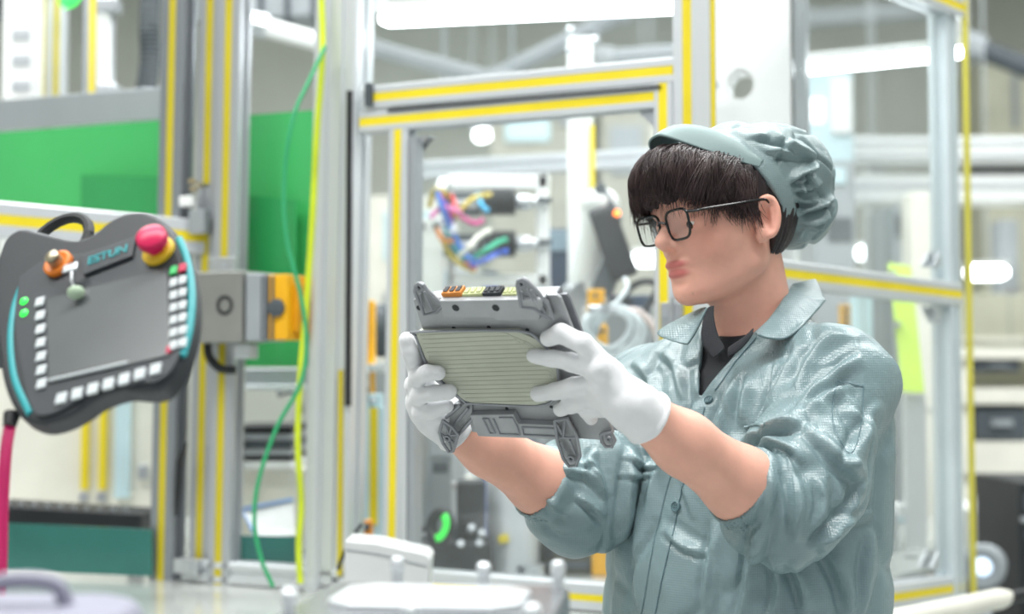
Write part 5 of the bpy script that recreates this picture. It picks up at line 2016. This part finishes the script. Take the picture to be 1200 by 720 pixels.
unit_box('grey_spindle', 'grey spindle housing behind the right edge of the control unit', 'spindle', 600, 330, 655, 360, 4.0, .2, m_grey, [('ring', .2, .2, .4, .8, .03, m_steel), ('ring', .6, .2, .8, .8, .03, m_steel)], down=TZ)

# ---- seen between wide post and door
unit_box('yellow_actuator', 'tall yellow actuator with grey dome between wide post and door', 'actuator', 422, 352, 438, 425, 3.2, .06, m_sy, [('grip', .3, .1, .6, .9, .006, mat('safety_yellow_dark', 'd99a12'))], down=TZ)
t = thing('grey_dome', 'grey and green dome cover right of the yellow actuator', 'dome', at(447, 425, 3.62))
MB().sphere(at(447, 388, 3.62), .065, 16, (.6, .8, 1.05)).build('shell', m_dgrey, t, smooth=True)
q = at(447, 425, 3.62)
MB().lathe(zat(q, TZ), Z3, [(.05, 0), (.05, .02), (.03, .04), (.03, q[2] - TZ)], 14).build('stand', m_grey, t, smooth=True)
unit_box('white_shelf', 'white shelf carrying the yellow actuator', 'shelf', 420, 427, 452, 436, 3.15, .2, m_white, [('front_lip', 0, 0, 1, .4, .01, m_prof)], down=None)
t = thing('yellow_stripe_post', 'short white post with one yellow strip low beside the door stile', 'post', zat(at(437, 520, 3.1), TZ))
profile('profile', zat(at(438, 520, 3.1), TZ), at(438, 478, 3.1), .045, .05, A(0, -1, 0), t, m_pale, strips=[('F', 0, .3, 1, m_yel)], sw=.018)
unit_box('clamp_valve', 'steel toggle clamp below the white shelf', 'clamp', 424, 436, 432, 462, 3.1, .03, m_steel, [('knob', 0, .1, 1, .3, .02, m_dgrey), ('knob', 0, .7, 1, .95, .02, m_blk)])
unit_box('acrylic_block', 'row of clear blocks under the toggle clamp', 'block', 412, 462, 448, 478, 3.12, .05, m_pale, [('bolt', .1, .3, .3, .7, .012, m_zinc), ('bolt', .6, .3, .8, .7, .012, m_zinc)], down=None)

# ---- lower part behind the door: fixtures standing on the bed
t = thing('grey_cylinder', 'tall pale grey cylinder with a yellow mark below the forearm', 'cylinder', zat(at(600, 600, 3.1), TZ))
q = at(601, 545, 3.1)
MB().lathe(zat(at(601, 600, 3.1), TZ), Z3, [(.062, 0), (.062, .008), (.056, .012), (.056, q[2] - TZ - .01), (.05, q[2] - TZ)], 24).build('barrel', m_prof, t, smooth=True)
MB().obox(at(590, 632, 3.04), unit(A(1, 0, .2)), A(0, 1, 0), unit(A(-.2, 0, 1)), .022, .006, .018).build('mark', m_yel, t, bevel=.003)
MB().cyl(zat(at(622, 600, 3.05), TZ), zat(at(622, 600, 3.05), TZ + .03), .03, n=14).build('foot', m_zinc, t, smooth=True)
t = thing('camera_head', 'black inspection camera head with bright green ring low behind the door', 'camera', zat(at(525, 620, 3.0), TZ))
MB().obox(at(552, 600, 3.05), A(1, 0, 0), A(0, 1, 0), Z3, .06, .08, .13, .01).build('body', m_blk, t, bevel=.006)
MB().obox(at(528, 655, 3.02), A(1, 0, 0), A(0, 1, 0), Z3, .17, .12, .075, .01).build('base', m_blk, t, bevel=.006)
MB().obox(at(545, 640, 3.05), A(1, 0, 0), A(0, 1, 0), Z3, .05, .06, .09).build('arm', m_dgrey, t, bevel=.006)
ax = unit(A(-.55, -.8, .25))
c = at(516, 617, 2.98)
ux = unit(np.cross(ax, Z3))
uz = np.cross(ux, ax)
MB().tube([c + (ux * math.cos(k) * .024 + uz * math.sin(k) * .029) for k in np.linspace(0, 2 * math.pi, 25)], .011, 8, cap=False).build('ring', m_blk, t, smooth=True)
MB().tube([c + ax * .006 + (ux * math.cos(k) * .021 + uz * math.sin(k) * .026) for k in np.linspace(2.2, 4.6, 14)], .009, 8).build('green_light', mat('led_ring_green', '35e04a', emit='30e048', estr=.7, rough=.4), t, smooth=True)
for px, py in ((563, 628), (551, 622), (560, 640), (538, 641)):
    MB().cyl(at(px, py, 2.98), at(px + 2, py - 4, 2.96), .008, n=8).build('screw', m_zinc, t)
t = thing('terminal_housing', 'white wedge-shaped terminal housing standing on the bed before the door stile', 'terminal', zat(at(450, 700, 2.52), TZ))
wx = [(404, 634), (440, 637), (499, 650), (505, 656), (503, 668), (404, 668)]
w3 = [at(x, y, 2.52) for x, y in wx[:-1]]
w3 = w3[:-1] + [w3[-1], zat(w3[-1], TZ), zat(w3[0], TZ)]
MB().prism([(p[0], p[2]) for p in w3], A(0, 2.52, 0), A(1, 0, 0), Z3, A(0, 1, 0), .12).build('housing', m_offw, t, bevel=.003)
MB().tube([at(405, 644, 2.519), at(445, 650, 2.519), at(500, 664, 2.519)], .0012, 6).build('lid_line', m_grey, t)
unit_box('fixture_plate', 'dark fixture plate under the inspection camera', 'plate', 482, 662, 640, 672, 3.08, .25, m_dgrey, [('groove', .1, .3, .9, .6, .004, m_blk)], down=TZ)
unit_box('valve_manifold', 'black valve manifold with steel ports low behind the door stile', 'manifold', 484, 618, 512, 660, 3.12, .06, m_blk, [('port', .1, .15, .3, .4, .012, m_zinc), ('port', .4, .15, .6, .4, .012, m_zinc), ('port', .7, .15, .9, .4, .012, m_zinc)], down=TZ)
unit_box('monitor_back', 'grey tilted monitor between camera head and forearm', 'monitor', 500, 500, 532, 560, 3.22, .06, m_grey, [('bezel', .05, .05, .95, .6, .006, m_steel), ('vent', .2, .7, .8, .9, .004, m_dgrey)], down=TZ, yaw=20)
unit_box('parts_bin', 'slate parts bin below the right hand glove', 'bin', 482, 545, 510, 600, 3.75, .12, m_dgrey, [('label', .2, .2, .8, .4, .004, m_white), ('lip', 0, 0, 1, .08, .012, m_grey)], down=TZ)
unit_box('carton', 'cream carton with a blue corner below the forearm', 'carton', 528, 560, 556, 590, 3.75, .10, m_cream, [('blue_corner', 0, .4, .35, 1, .004, mat('cyan_print', '2f9ad8', rough=.5)), ('tape', .45, 0, .55, 1, .002, m_beige)], down=TZ)
t = thing('sloped_chute', 'grey sloped chute plates crossing low behind the door', 'chute', zat(at(500, 560, 3.4), TZ))
for dy in (0, 45):
    p, q = at(415, 500 + dy, 3.5), at(560, 585 + dy, 3.3)
    MB().obox((p + q) / 2, unit(q - p), A(0, 1, 0), np.cross(unit(q - p), A(0, 1, 0)), np.linalg.norm(q - p), .05, .012).build('plate', m_steel, t, bevel=.002)
for px in (440, 540):
    q = at(px, 530, 3.42)
    MB().box(A(q[0], q[1] + .03, (q[2] + TZ) / 2), (.02, .02, q[2] - TZ)).build('leg', m_prof, t)
unit_box('servo_motor', 'white servo motor with orange plug between wide post and door', 'motor', 412, 575, 450, 612, 3.2, .10, m_white, [('orange_plug', .55, -.12, .85, .1, .02, mat('plug_orange', 'e8962f', rough=.5)), ('seam', 0, .45, 1, .52, .004, m_grey)], down=TZ)
unit_box('orange_knob_valve', 'small orange valve with knob beside the wide post', 'valve', 424, 611, 436, 628, 2.95, .03, mat('plug_orange', 'e8962f', rough=.5), [('knob', .2, .2, .8, .6, .012, m_dgrey)], down=TZ)
unit_box('white_press', 'white press head with gloss cover below the far sleeve', 'press', 636, 588, 716, 636, 3.12, .13, m_white, [('cover', .05, .1, .95, .8, .008, m_pale), ('lip', 0, .85, 1, 1, .012, m_prof)], down=None)
unit_box('press_body', 'dark olive press body under the white press head', 'press', 632, 637, 716, 668, 3.12, .14, mat('olive_dark', '4a4a38', rough=.5, vary=.1), [('switch_plate', .72, .35, .88, .75, .006, mat('switch_cream', 'd8d4a0')), ('slot', .05, .1, .2, .6, .004, m_blk), ('drawer', .1, .7, .7, .95, .006, m_dgrey)], down=TZ)
unit_box('orange_tab', 'orange end stop beside the jacket above the press head', 'stop', 694, 606, 716, 622, 3.07, .04, m_sy, [('screw', .3, .3, .6, .7, .006, m_zinc)])

# ---- left: partition, tray, rails, columns
t = thing('partition_panel', 'off-white partition panel behind the lower edge of the teach pendant', 'partition', zat(at(90, 540, 3.6), TZ))
c, w_, h_ = rect(-60, 300, 186, 640, 3.6)
MB().box(A(c[0], c[1], (c[2] + h_ / 2 + TZ) / 2), (w_, .02, c[2] + h_ / 2 - TZ)).build('panel', m_cream, t)
for px in (101, 122):
    a, b = at(px, 300, 3.57), at(px, 574, 3.57)
    MB().obox((a + b) / 2, A(1, 0, 0), A(0, 1, 0), Z3, .017, .012, a[2] - b[2]).build('yellow_strip', m_yel, t)
    MB().cyl(at(px - 3, 583, 3.59), at(px - 3, 583, 3.56), .012, n=10).build('bolt', m_zinc, t, smooth=True)
MB().obox(at(145, 440, 3.57), A(1, 0, 0), A(0, 1, 0), Z3, .035, .02, .60).build('upright', m_pale, t)
MB().obox(at(168, 553, 3.57), A(1, 0, 0), A(0, 1, 0), Z3, .025, .015, .035).build('catch', m_steel, t, bevel=.003)
t = thing('black_tray', 'long black conveyor tray with studs above the teal skirt', 'tray', zat(at(90, 615, 3.3), TZ))
p, q = at(-30, 600, 3.25), at(176, 612, 3.32)
d = unit(q - p)
MB().obox((p + q) / 2 - Z3 * .0, d, A(0, 1, 0), Z3, np.linalg.norm(q - p), .16, .050, .006).build('body', m_blk, t, bevel=.004)
for k in range(11):
    s_ = p + d * (.06 + k * .028) + Z3 * .025 + A(0, -.05, 0)
    MB().cyl(s_, s_ + Z3 * .008, .005, n=8).build('stud', m_zinc, t)
MB().obox((p + q) / 2 - Z3 * .028 - A(0, .082, 0), d, A(0, 1, 0), Z3, np.linalg.norm(q - p), .006, .004).build('edge_strip', m_zinc, t)
for k in (.1, .9):
    s_ = p + (q - p) * k
    MB().box(A(s_[0], s_[1] + .03, (s_[2] + TZ) / 2), (.03, .03, s_[2] - TZ)).build('leg', m_dgrey, t)
t = thing('upper_rail', 'pale grey rail with a white label above the long green pane', 'rail', zat(at(80, 140, 3.7), TZ))
p, q = at(-60, 142, 3.75), at(200, 122, 3.55)
d = unit(q - p)
MB().obox((p + q) / 2, d, A(0, 1, 0), Z3, np.linalg.norm(q - p), .05, .080).build('rail', m_profd, t, bevel=.003)
MB().obox(at(107, 140, 3.60), d, A(0, 1, 0), Z3, .22, .006, .032).build('label', m_white, t, bevel=.001)
for px in (-40, 190):
    s_ = at(px, 140, 3.72)
    MB().box(A(s_[0], s_[1], (s_[2] + TZ) / 2), (.04, .04, s_[2] - TZ)).build('upright', m_prof, t)
t = thing('white_column', 'white column with small grey cover plates at the upper left corner', 'column', zat(at(25, 60, 3.95), TZ))
c, w_, h_ = rect(8, -30, 46, 130, 3.95)
MB().box(A(c[0], c[1], (TOPZ + .3 + TZ) / 2), (w_, .08, TOPZ + .3 - TZ), .006).build('body', m_white, t, bevel=.003)
for k in range(3):
    MB().obox(at(25, 40 + k * 30, 3.908), A(1, 0, 0), A(0, 1, 0), Z3, .05, .006, .03).build('cover_plate', m_profm, t, bevel=.002)
t = thing('striped_post', 'grey post with yellow strip beside the white pneumatic cylinder', 'post', zat(at(108, 60, 3.85), TZ))
profile('profile', zat(at(108, 60, 3.85), TZ), zat(at(108, 60, 3.85), TOPZ + .3), .05, .05, A(0, -1, 0), t, m_profd, strips=[Y1])
t = thing('striped_post', 'pale post with two olive strips right of the white column', 'post', zat(at(58, 60, 4.1), TZ))
profile('profile', zat(at(58, 60, 4.1), TZ), zat(at(58, 60, 4.1), TOPZ + .3), .075, .05, A(0, -1, 0), t, m_prof, nw=2, strips=[('F', 0, 0, 1, m_yeld), ('F', 1, 0, 1, m_yeld)])
t = thing('pneumatic_cylinder', 'white pneumatic cylinder above the long green pane', 'cylinder', at(126, 110, 3.65))
MB().cyl(at(122, 100, 3.65), at(122, 12, 3.65), .018, n=16).build('barrel', m_white, t, smooth=True)
MB().cyl(at(132, 100, 3.66), at(132, 20, 3.66), .008, n=10).build('tie_rod', m_zinc, t, smooth=True)
for y in (108, 8):
    MB().obox(at(128, y, 3.65), A(1, 0, 0), A(0, 1, 0), Z3, .055, .05, .035).build('end_cap', m_zinc, t, bevel=.004)
MB().cyl(at(126, 112, 3.65), at(126, 128, 3.65), .007, n=8).build('piston_rod', m_steel, t, smooth=True)
t = thing('corrugated_hose', 'dark corrugated hose hanging left of the twin post', 'hose', at(172, 125, 3.7))
pts = smooth_curve([at(178, -30, 3.7), at(175, 30, 3.7), at(176, 70, 3.7), at(168, 125, 3.7)], 14)
MB().tube(pts, [.024 + .005 * (k % 2) for k in range(len(pts))], 12).build('hose', m_dgrey, t, smooth=True)
MB().cyl(at(168, 118, 3.7), at(167, 135, 3.7), .032, n=12).build('collar', m_blk, t, smooth=True)
t = lamp_tube('green signal lamp glowing at the upper edge beside the white column', at(72, 6, 4.0), at(92, -8, 4.0), .022, mat('signal_green', '40e060', emit='38e058', estr=1.6, rough=.4))
unit_box('dark_motor', 'dark motor housing in the upper corner above the white column', 'motor', -20, -30, 66, 14, 4.25, .12, m_dgrey, [('fin', .1, .6, .9, .7, .006, m_blk), ('fin', .1, .8, .9, .9, .006, m_blk)], down=None)
# above the green pane between the posts
t = thing('ceiling_duct', 'grey ribbed air duct across the top between the posts', 'duct', at(320, 30, 5.2))
p, q = at(240, 22, 5.2), at(420, 14, 5.0)
MB().obox((p + q) / 2 + Z3 * .04, unit(q - p), A(0, 1, 0), Z3, np.linalg.norm(q - p), .25, .16).build('duct', m_grey, t, bevel=.01)
for k in range(6):
    s_ = p + (q - p) * (k + .5) / 6
    MB().obox(s_ + Z3 * .04, unit(q - p), A(0, 1, 0), Z3, .02, .27, .17).build('rib', m_dgrey, t)
for k in (.2, .8):
    s_ = p + (q - p) * k
    MB().cyl(s_ + Z3 * .1, A(s_[0], s_[1], ZC), .006, n=6).build('suspension_rod', m_grey, t)
rod('sloped_brace', 'white sloped brace above the green pane', 'brace', [(296, 28, 4.7), (420, 62, 4.7)], .03, m_white, n=8, ends=[(0, .04, .05, m_zinc), (1, .04, .05, m_zinc)], hang=True)
for (pts, lb) in ((([(420, 52, 6.0), (600, 100, 6.0)]), 'grey roof strut crossing behind the transom pane'), (([(520, 120, 6.2), (740, 10, 6.2)]), 'pale roof strut rising behind the transom pane'), (([(700, 70, 5.6), (820, 60, 5.6)]), 'level grey strut behind the corner post')):
    rod('roof_strut', lb, 'strut', pts, .035, m_profd, n=8, ends=[(0, .05, .06, m_zinc), (1, .05, .06, m_zinc)], hang=True)
t = unit_box('tray_rack_top', 'grey rack shelf below the bright green pane', 'shelf', 276, 432, 362, 458, 3.4, .12, m_profd, [('lip', 0, .75, 1, 1, .01, m_prof)])
for px in (271, 366):
    q = at(px, 440, 3.46)
    MB().box(A(q[0], q[1], (q[2] + TZ) / 2), (.025, .025, q[2] - TZ)).build('leg', m_prof, t)
t = thing('tray_stack', 'stack of dark and silver trays on a stand below the grey rack shelf', 'trays', zat(at(308, 540, 3.5), TZ))
for k, (y0, y1, m) in enumerate(((500, 507, m_blk), (509, 516, m_steel), (518, 525, m_dgrey), (527, 534, m_steel), (536, 540, m_blk), (541, 550, m_white))):
    c, w_, h_ = rect(268, y0, 342, y1, 3.5)
    MB().box(c + A(0, .15, 0), (w_, .3, h_), .004).build('tray', m, t, bevel=.002)
q = at(305, 551, 3.5)
MB().box(A(q[0], q[1] + .15, (q[2] + TZ) / 2), (.22, .22, q[2] - TZ)).build('stand', m_cream, t, bevel=.004)
t = thing('document_sheet', 'white paper sheet with blue border leaning below the tray stack', 'paper', at(312, 628, 3.2))
P = [at(283, 598, 3.2), at(344, 586, 3.2), at(346, 627, 3.15), at(300, 630, 3.15)]
nn = unit(np.cross(P[1] - P[0], P[3] - P[0]))
nn = nn if nn[1] < 0 else -nn
MB().add(P + [p - nn * .002 for p in P], [[0, 1, 2, 3], [7, 6, 5, 4], [0, 4, 5, 1], [1, 5, 6, 2], [2, 6, 7, 3], [3, 7, 4, 0]]).build('sheet', m_white, t)
MB().tube([P[3] + nn * .003, P[0] + nn * .003, P[1] + nn * .003], .004, 6).build('blue_border', mat('border_blue', '8fb4e8', rough=.5), t)
rod('thin_hoop', 'thin dark hoop of wire below the grey rack shelf', 'wire', [(326, 456, 3.41), (327, 464, 3.35), (340, 460, 3.3), (352, 466, 3.3), (354, 482, 3.3), (346, 494, 3.3)], .004, m_dgrey)

# ---- right: seen through and beside the corner panes
t = thing('lime_sheet', 'lime green acrylic sheet leaning behind the corner pane', 'sheet', zat(at(1062, 460, 3.6), TZ))
P = [at(1041, 308, 3.75), at(1068, 312, 3.75), at(1084, 461, 3.55), at(1058, 460, 3.55)]
MB().add(P + [p + A(0, .008, 0) for p in P], [[0, 1, 2, 3], [7, 6, 5, 4], [0, 4, 5, 1], [1, 5, 6, 2], [2, 6, 7, 3], [3, 7, 4, 0]]).build('sheet', m_lime, t, bevel=.002)
for px, py in ((1046, 320), (1052, 380), (1062, 450)):
    MB().cyl(at(px, py, 3.66), at(px, py, 3.60), .008, n=8).build('stud', m_zinc, t)
q = at(1072, 462, 3.58)
MB().box(A(q[0], q[1] + .01, (q[2] + TZ) / 2), (.05, .03, q[2] - TZ)).build('support', m_prof, t)
unit_box('cream_column', 'tall cream column right of the lime acrylic sheet', 'column', 1070, 225, 1113, 690, 4.6, .12, m_cream, [('joint', 0, .55, 1, .555, .004, m_grey), ('edge', .95, 0, 1, 1, .006, m_white)], down=0)
unit_box('grey_cabinet', 'slate grey cabinet behind the cap', 'cabinet', 955, 188, 1003, 300, 4.8, .3, m_grey, [('display', .3, .08, .75, .25, .008, m_pale), ('handle', .1, .4, .16, .7, .02, m_dgrey), ('vent', .3, .6, .9, .85, .006, m_dgrey)], down=0)
unit_box('white_gantry', 'white ribbed gantry beam crossing behind the upper corner pane', 'gantry', 925, 160, 1330, 190, 6.2, .2, m_white, [('rib', 0, .15, 1, .3, .012, m_prof), ('rib', 0, .7, 1, .85, .012, m_prof)])
unit_box('white_gantry', 'lower white ribbed gantry beam with dark slot below it', 'gantry', 1000, 205, 1330, 236, 6.2, .2, m_white, [('rib', 0, .3, 1, .5, .012, m_prof), ('slot', .4, -.28, 1, -.02, .01, m_blk)])
unit_box('gantry_leg', 'pale grey gantry leg between the white ribbed beams', 'leg', 1022, 190, 1040, 640, 6.45, .15, m_prof, [('plate', 0, .2, 1, .3, .006, m_white)], down=0)
unit_box('ochre_terminal', 'ochre terminal strip above the near shoulder', 'terminal', 985, 357, 998, 386, 3.6, .03, mat('ochre_plastic', 'd9a53a', rough=.5), [('slot', .2, .15, .8, .25, .004, m_dgrey), ('slot', .2, .45, .8, .55, .004, m_dgrey), ('slot', .2, .75, .8, .85, .004, m_dgrey)], down=TZ)
unit_box('pale_blue_door', 'pair of pale blue doors beside the ochre terminal strip', 'doors', 1000, 343, 1024, 480, 3.9, .05, m_pale, [('gap', .47, 0, .53, 1, .003, m_grey), ('handle', .8, .45, .88, .6, .01, m_zinc)], down=TZ)
unit_box('grey_clamp_unit', 'grey clamp unit with round holes right of the near sleeve', 'clamp', 1030, 602, 1052, 680, 3.5, .08, m_grey, [('hole', .3, .1, .7, .2, .006, m_dgrey), ('hole', .3, .35, .7, .45, .006, m_dgrey), ('foot', -.1, .9, 1.1, 1, .02, m_steel)], down=TZ, yaw=-15)
unit_box('white_hopper', 'white sloped hopper above the grey clamp unit', 'hopper', 1036, 592, 1072, 616, 3.6, .12, m_white, [('mouth', .1, .6, .9, .9, .004, m_pale)], yaw=20)
cable('floor_cable', 'dark cable arching low beside the cream column', [(1052, 662, 3.4), (1065, 655, 3.4), (1082, 659, 3.4), (1096, 672, 3.4)], .007, m_dgrey)
unit_box('inner_pillar', 'pale inner pillar with blue tube beside the enclosure corner post', 'pillar', 1113, 60, 1124, 690, 3.75, .05, m_pale, [('blue_tube', .2, .62, .7, .72, .01, mat('tube_blue', '5b84c4', rough=.4)), ('clip', 0, .3, 1, .32, .02, m_zinc)], down=TZ)
unit_box('beige_wall_unit', 'beige wall unit right of the enclosure below the short lamp', 'wall unit', 1120, 345, 1330, 402, 6.6, .3, m_beige, [('seam', .3, 0, .305, 1, .004, m_grey), ('lip', 0, .9, 1, 1, .01, m_cream)], down=0)
unit_box('grey_pillar', 'grey pillar above the beige wall unit', 'pillar', 1172, 258, 1194, 345, 7.2, .15, m_grey, [('plate', 0, .85, 1, 1, .01, m_steel)], down=0)
rk = thing('storage_rack', 'cream storage rack with black drawers at the right edge', 'rack', zat(at(1200, 560, 5.4), 0))
for y0, y1 in ((408, 421), (455, 474), (518, 556), (580, 600)):
    c, w_, h_ = rect(1120, y0, 1330, y1, 5.4)
    MB().box(c + A(0, .2, 0), (w_, .4, h_), .004).build('shelf', m_cream, rk, bevel=.004)
c, w_, h_ = rect(1120, 421, 1330, 700, 5.8)
MB().box(A(c[0], c[1] + .05, (c[2] + h_ / 2) / 2), (w_, .03, c[2] + h_ / 2)).build('back_panel', m_beige, rk)
for px in (1126, 1320):
    q = at(px, 410, 5.45)
    MB().box(A(q[0], q[1], q[2] / 2), (.05, .05, q[2])).build('upright', m_cream, rk)
for (x0, y0, x1, y1), lb, nm in (((1142, 422, 1196, 436), 'narrow black drawer on the top shelf of the storage rack', 'drawer'), ((1143, 476, 1204, 516), 'large black drawer on the middle shelf of the storage rack', 'drawer'), ((1143, 557, 1230, 579), 'low black drawer on the bottom shelf of the storage rack', 'drawer')):
    unit_box('rack_drawer', lb, nm, x0, y0, x1, y1, 5.42, .3, m_dgrey, [('grip', .3, .4, .7, .6, .02, m_grey), ('frame', 0, 0, 1, .08, .01, m_blk)])
unit_box('white_cabinet', 'white floor cabinet with cream door at the lower right edge', 'cabinet', 1142, 600, 1192, 705, 4.6, .4, m_white, [('door', .62, .35, .98, 1, .01, m_cream), ('slot', .6, .28, 1, .31, .006, m_grey), ('top_lip', 0, 0, 1, .06, .012, m_prof)], down=0)
t = thing('round_lens', 'round lens with bright centre in front of the white floor cabinet', 'lens', at(1152, 690, 3.95))
c = at(1152, 664, 3.95)
MB().lathe(c, unit(A(-.5, -1, 0)), [(.055, -.06), (.062, 0), (.058, .02), (.042, .024), (.038, .01), (.002, .008)], 22).build('barrel', m_grey, t, smooth=True)
MB().lathe(c + unit(A(-.5, -1, 0)) * .012, unit(A(-.5, -1, 0)), [(.026, 0), (.020, .006), (.002, .009)], 16).build('lens_glass', mat('lens_glow', 'dfeeff', emit='d8ecff', estr=1.2, rough=.2), t, smooth=True)
MB().box(A(c[0], c[1] + .05, c[2] / 2 - .02), (.06, .06, c[2] - .04)).build('stand', m_grey, t)
unit_box('black_rack', 'tall black equipment rack cut by the right edge', 'rack', 1196, 566, 1290, 700, 4.1, .4, m_blk, [('unit', .05, .1, .95, .25, .01, m_dgrey), ('unit', .05, .35, .95, .5, .01, m_dgrey), ('knob', 0, .3, .1, .34, .02, m_zinc)], down=0)
t = thing('white_pipe', 'thick white pipe along the foot of the enclosure at lower right', 'pipe', at(1120, 715, 3.0))
MB().tube([at(1020, 734, 2.72), at(1172, 702, 3.12), at(1182, 700, 3.14)], [.022, .022, .015], 14).build('pipe', m_cream, t, smooth=True)
MB().tube([at(1180, 702, 3.13), at(1215, 694, 3.2)], .014, 12).build('black_end', m_blk, t, smooth=True)
for px, py in ((1060, 728), (1150, 710)):
    q = at(px, py, 2.8 if px < 1100 else 3.06)
    MB().box(A(q[0], q[1], q[2] / 2), (.03, .03, q[2])).build('support', m_prof, t)
rod('ceiling_beam', 'dark sloping roof beam at the upper right edge', 'beam', [(1130, 50, 8.0), (1330, 130, 8.0)], .06, m_dgrey, n=8, ends=[(0, .08, .1, m_grey), (1, .08, .1, m_grey)])
rod('ceiling_beam', 'grey roof beam crossing behind the upper corner pane', 'beam', [(930, 24, 8.4), (1110, 10, 8.4)], .06, m_grey, n=8, ends=[(0, .08, .1, m_grey), (1, .08, .1, m_grey)])
unit_box('wall_duct', 'grey green wall duct at the upper right edge', 'duct', 1150, 75, 1330, 150, 9.5, .5, m_beige, [('rib', .2, 0, .23, 1, .03, m_grey), ('rib', .6, 0, .63, 1, .03, m_grey)], down=0)
unit_box('far_machine', 'far white machine behind the door pane', 'machine', 575, 90, 690, 185, 8.4, .8, m_taupe, [('window', .15, .3, .6, .8, .02, m_pale), ('panel', .7, .3, .9, .6, .02, m_grey)], down=0)
unit_box('far_machine', 'far beige machine right of the inner post', 'machine', 705, 120, 800, 260, 8.2, .8, m_taupe, [('window', .1, .2, .5, .6, .02, m_grey), ('panel', .6, .2, .9, .8, .02, m_cream)], down=0)
unit_box('far_machine', 'far pale machine behind the plug frame', 'machine', 430, 230, 530, 420, 6.5, .6, m_cream, [('window', .2, .1, .8, .4, .02, m_pale), ('panel', .2, .6, .8, .7, .02, m_grey)], down=0)
unit_box('far_machine', 'far pale machine with blue window above the cap', 'machine', 940, 85, 1000, 165, 5.6, .4, m_pale, [('window', .05, .4, .4, .75, .02, mat('window_glow', 'f0f6ff', emit='eef6ff', estr=1.5)), ('panel', .55, .1, .95, .9, .02, m_white)], down=0)
unit_box('far_machine', 'far grey machine right of the gantry leg', 'machine', 1046, 240, 1072, 300, 5.8, .4, m_grey, [('window', .1, .2, .9, .6, .02, m_dgrey)], down=0)

# ================================================================== repeats of one kind share a group
_kinds = {}
for _o in bpy.data.objects:
    if _o.parent is None and 'category' in _o:
        _kinds.setdefault(_o.name.split('.')[0], []).append(_o)
for _k, _l in _kinds.items():
    if len(_l) > 1:
        for _o in _l:
            if 'group' not in _o:
                _o['group'] = _k.replace('_', ' ') + 's of the hall'
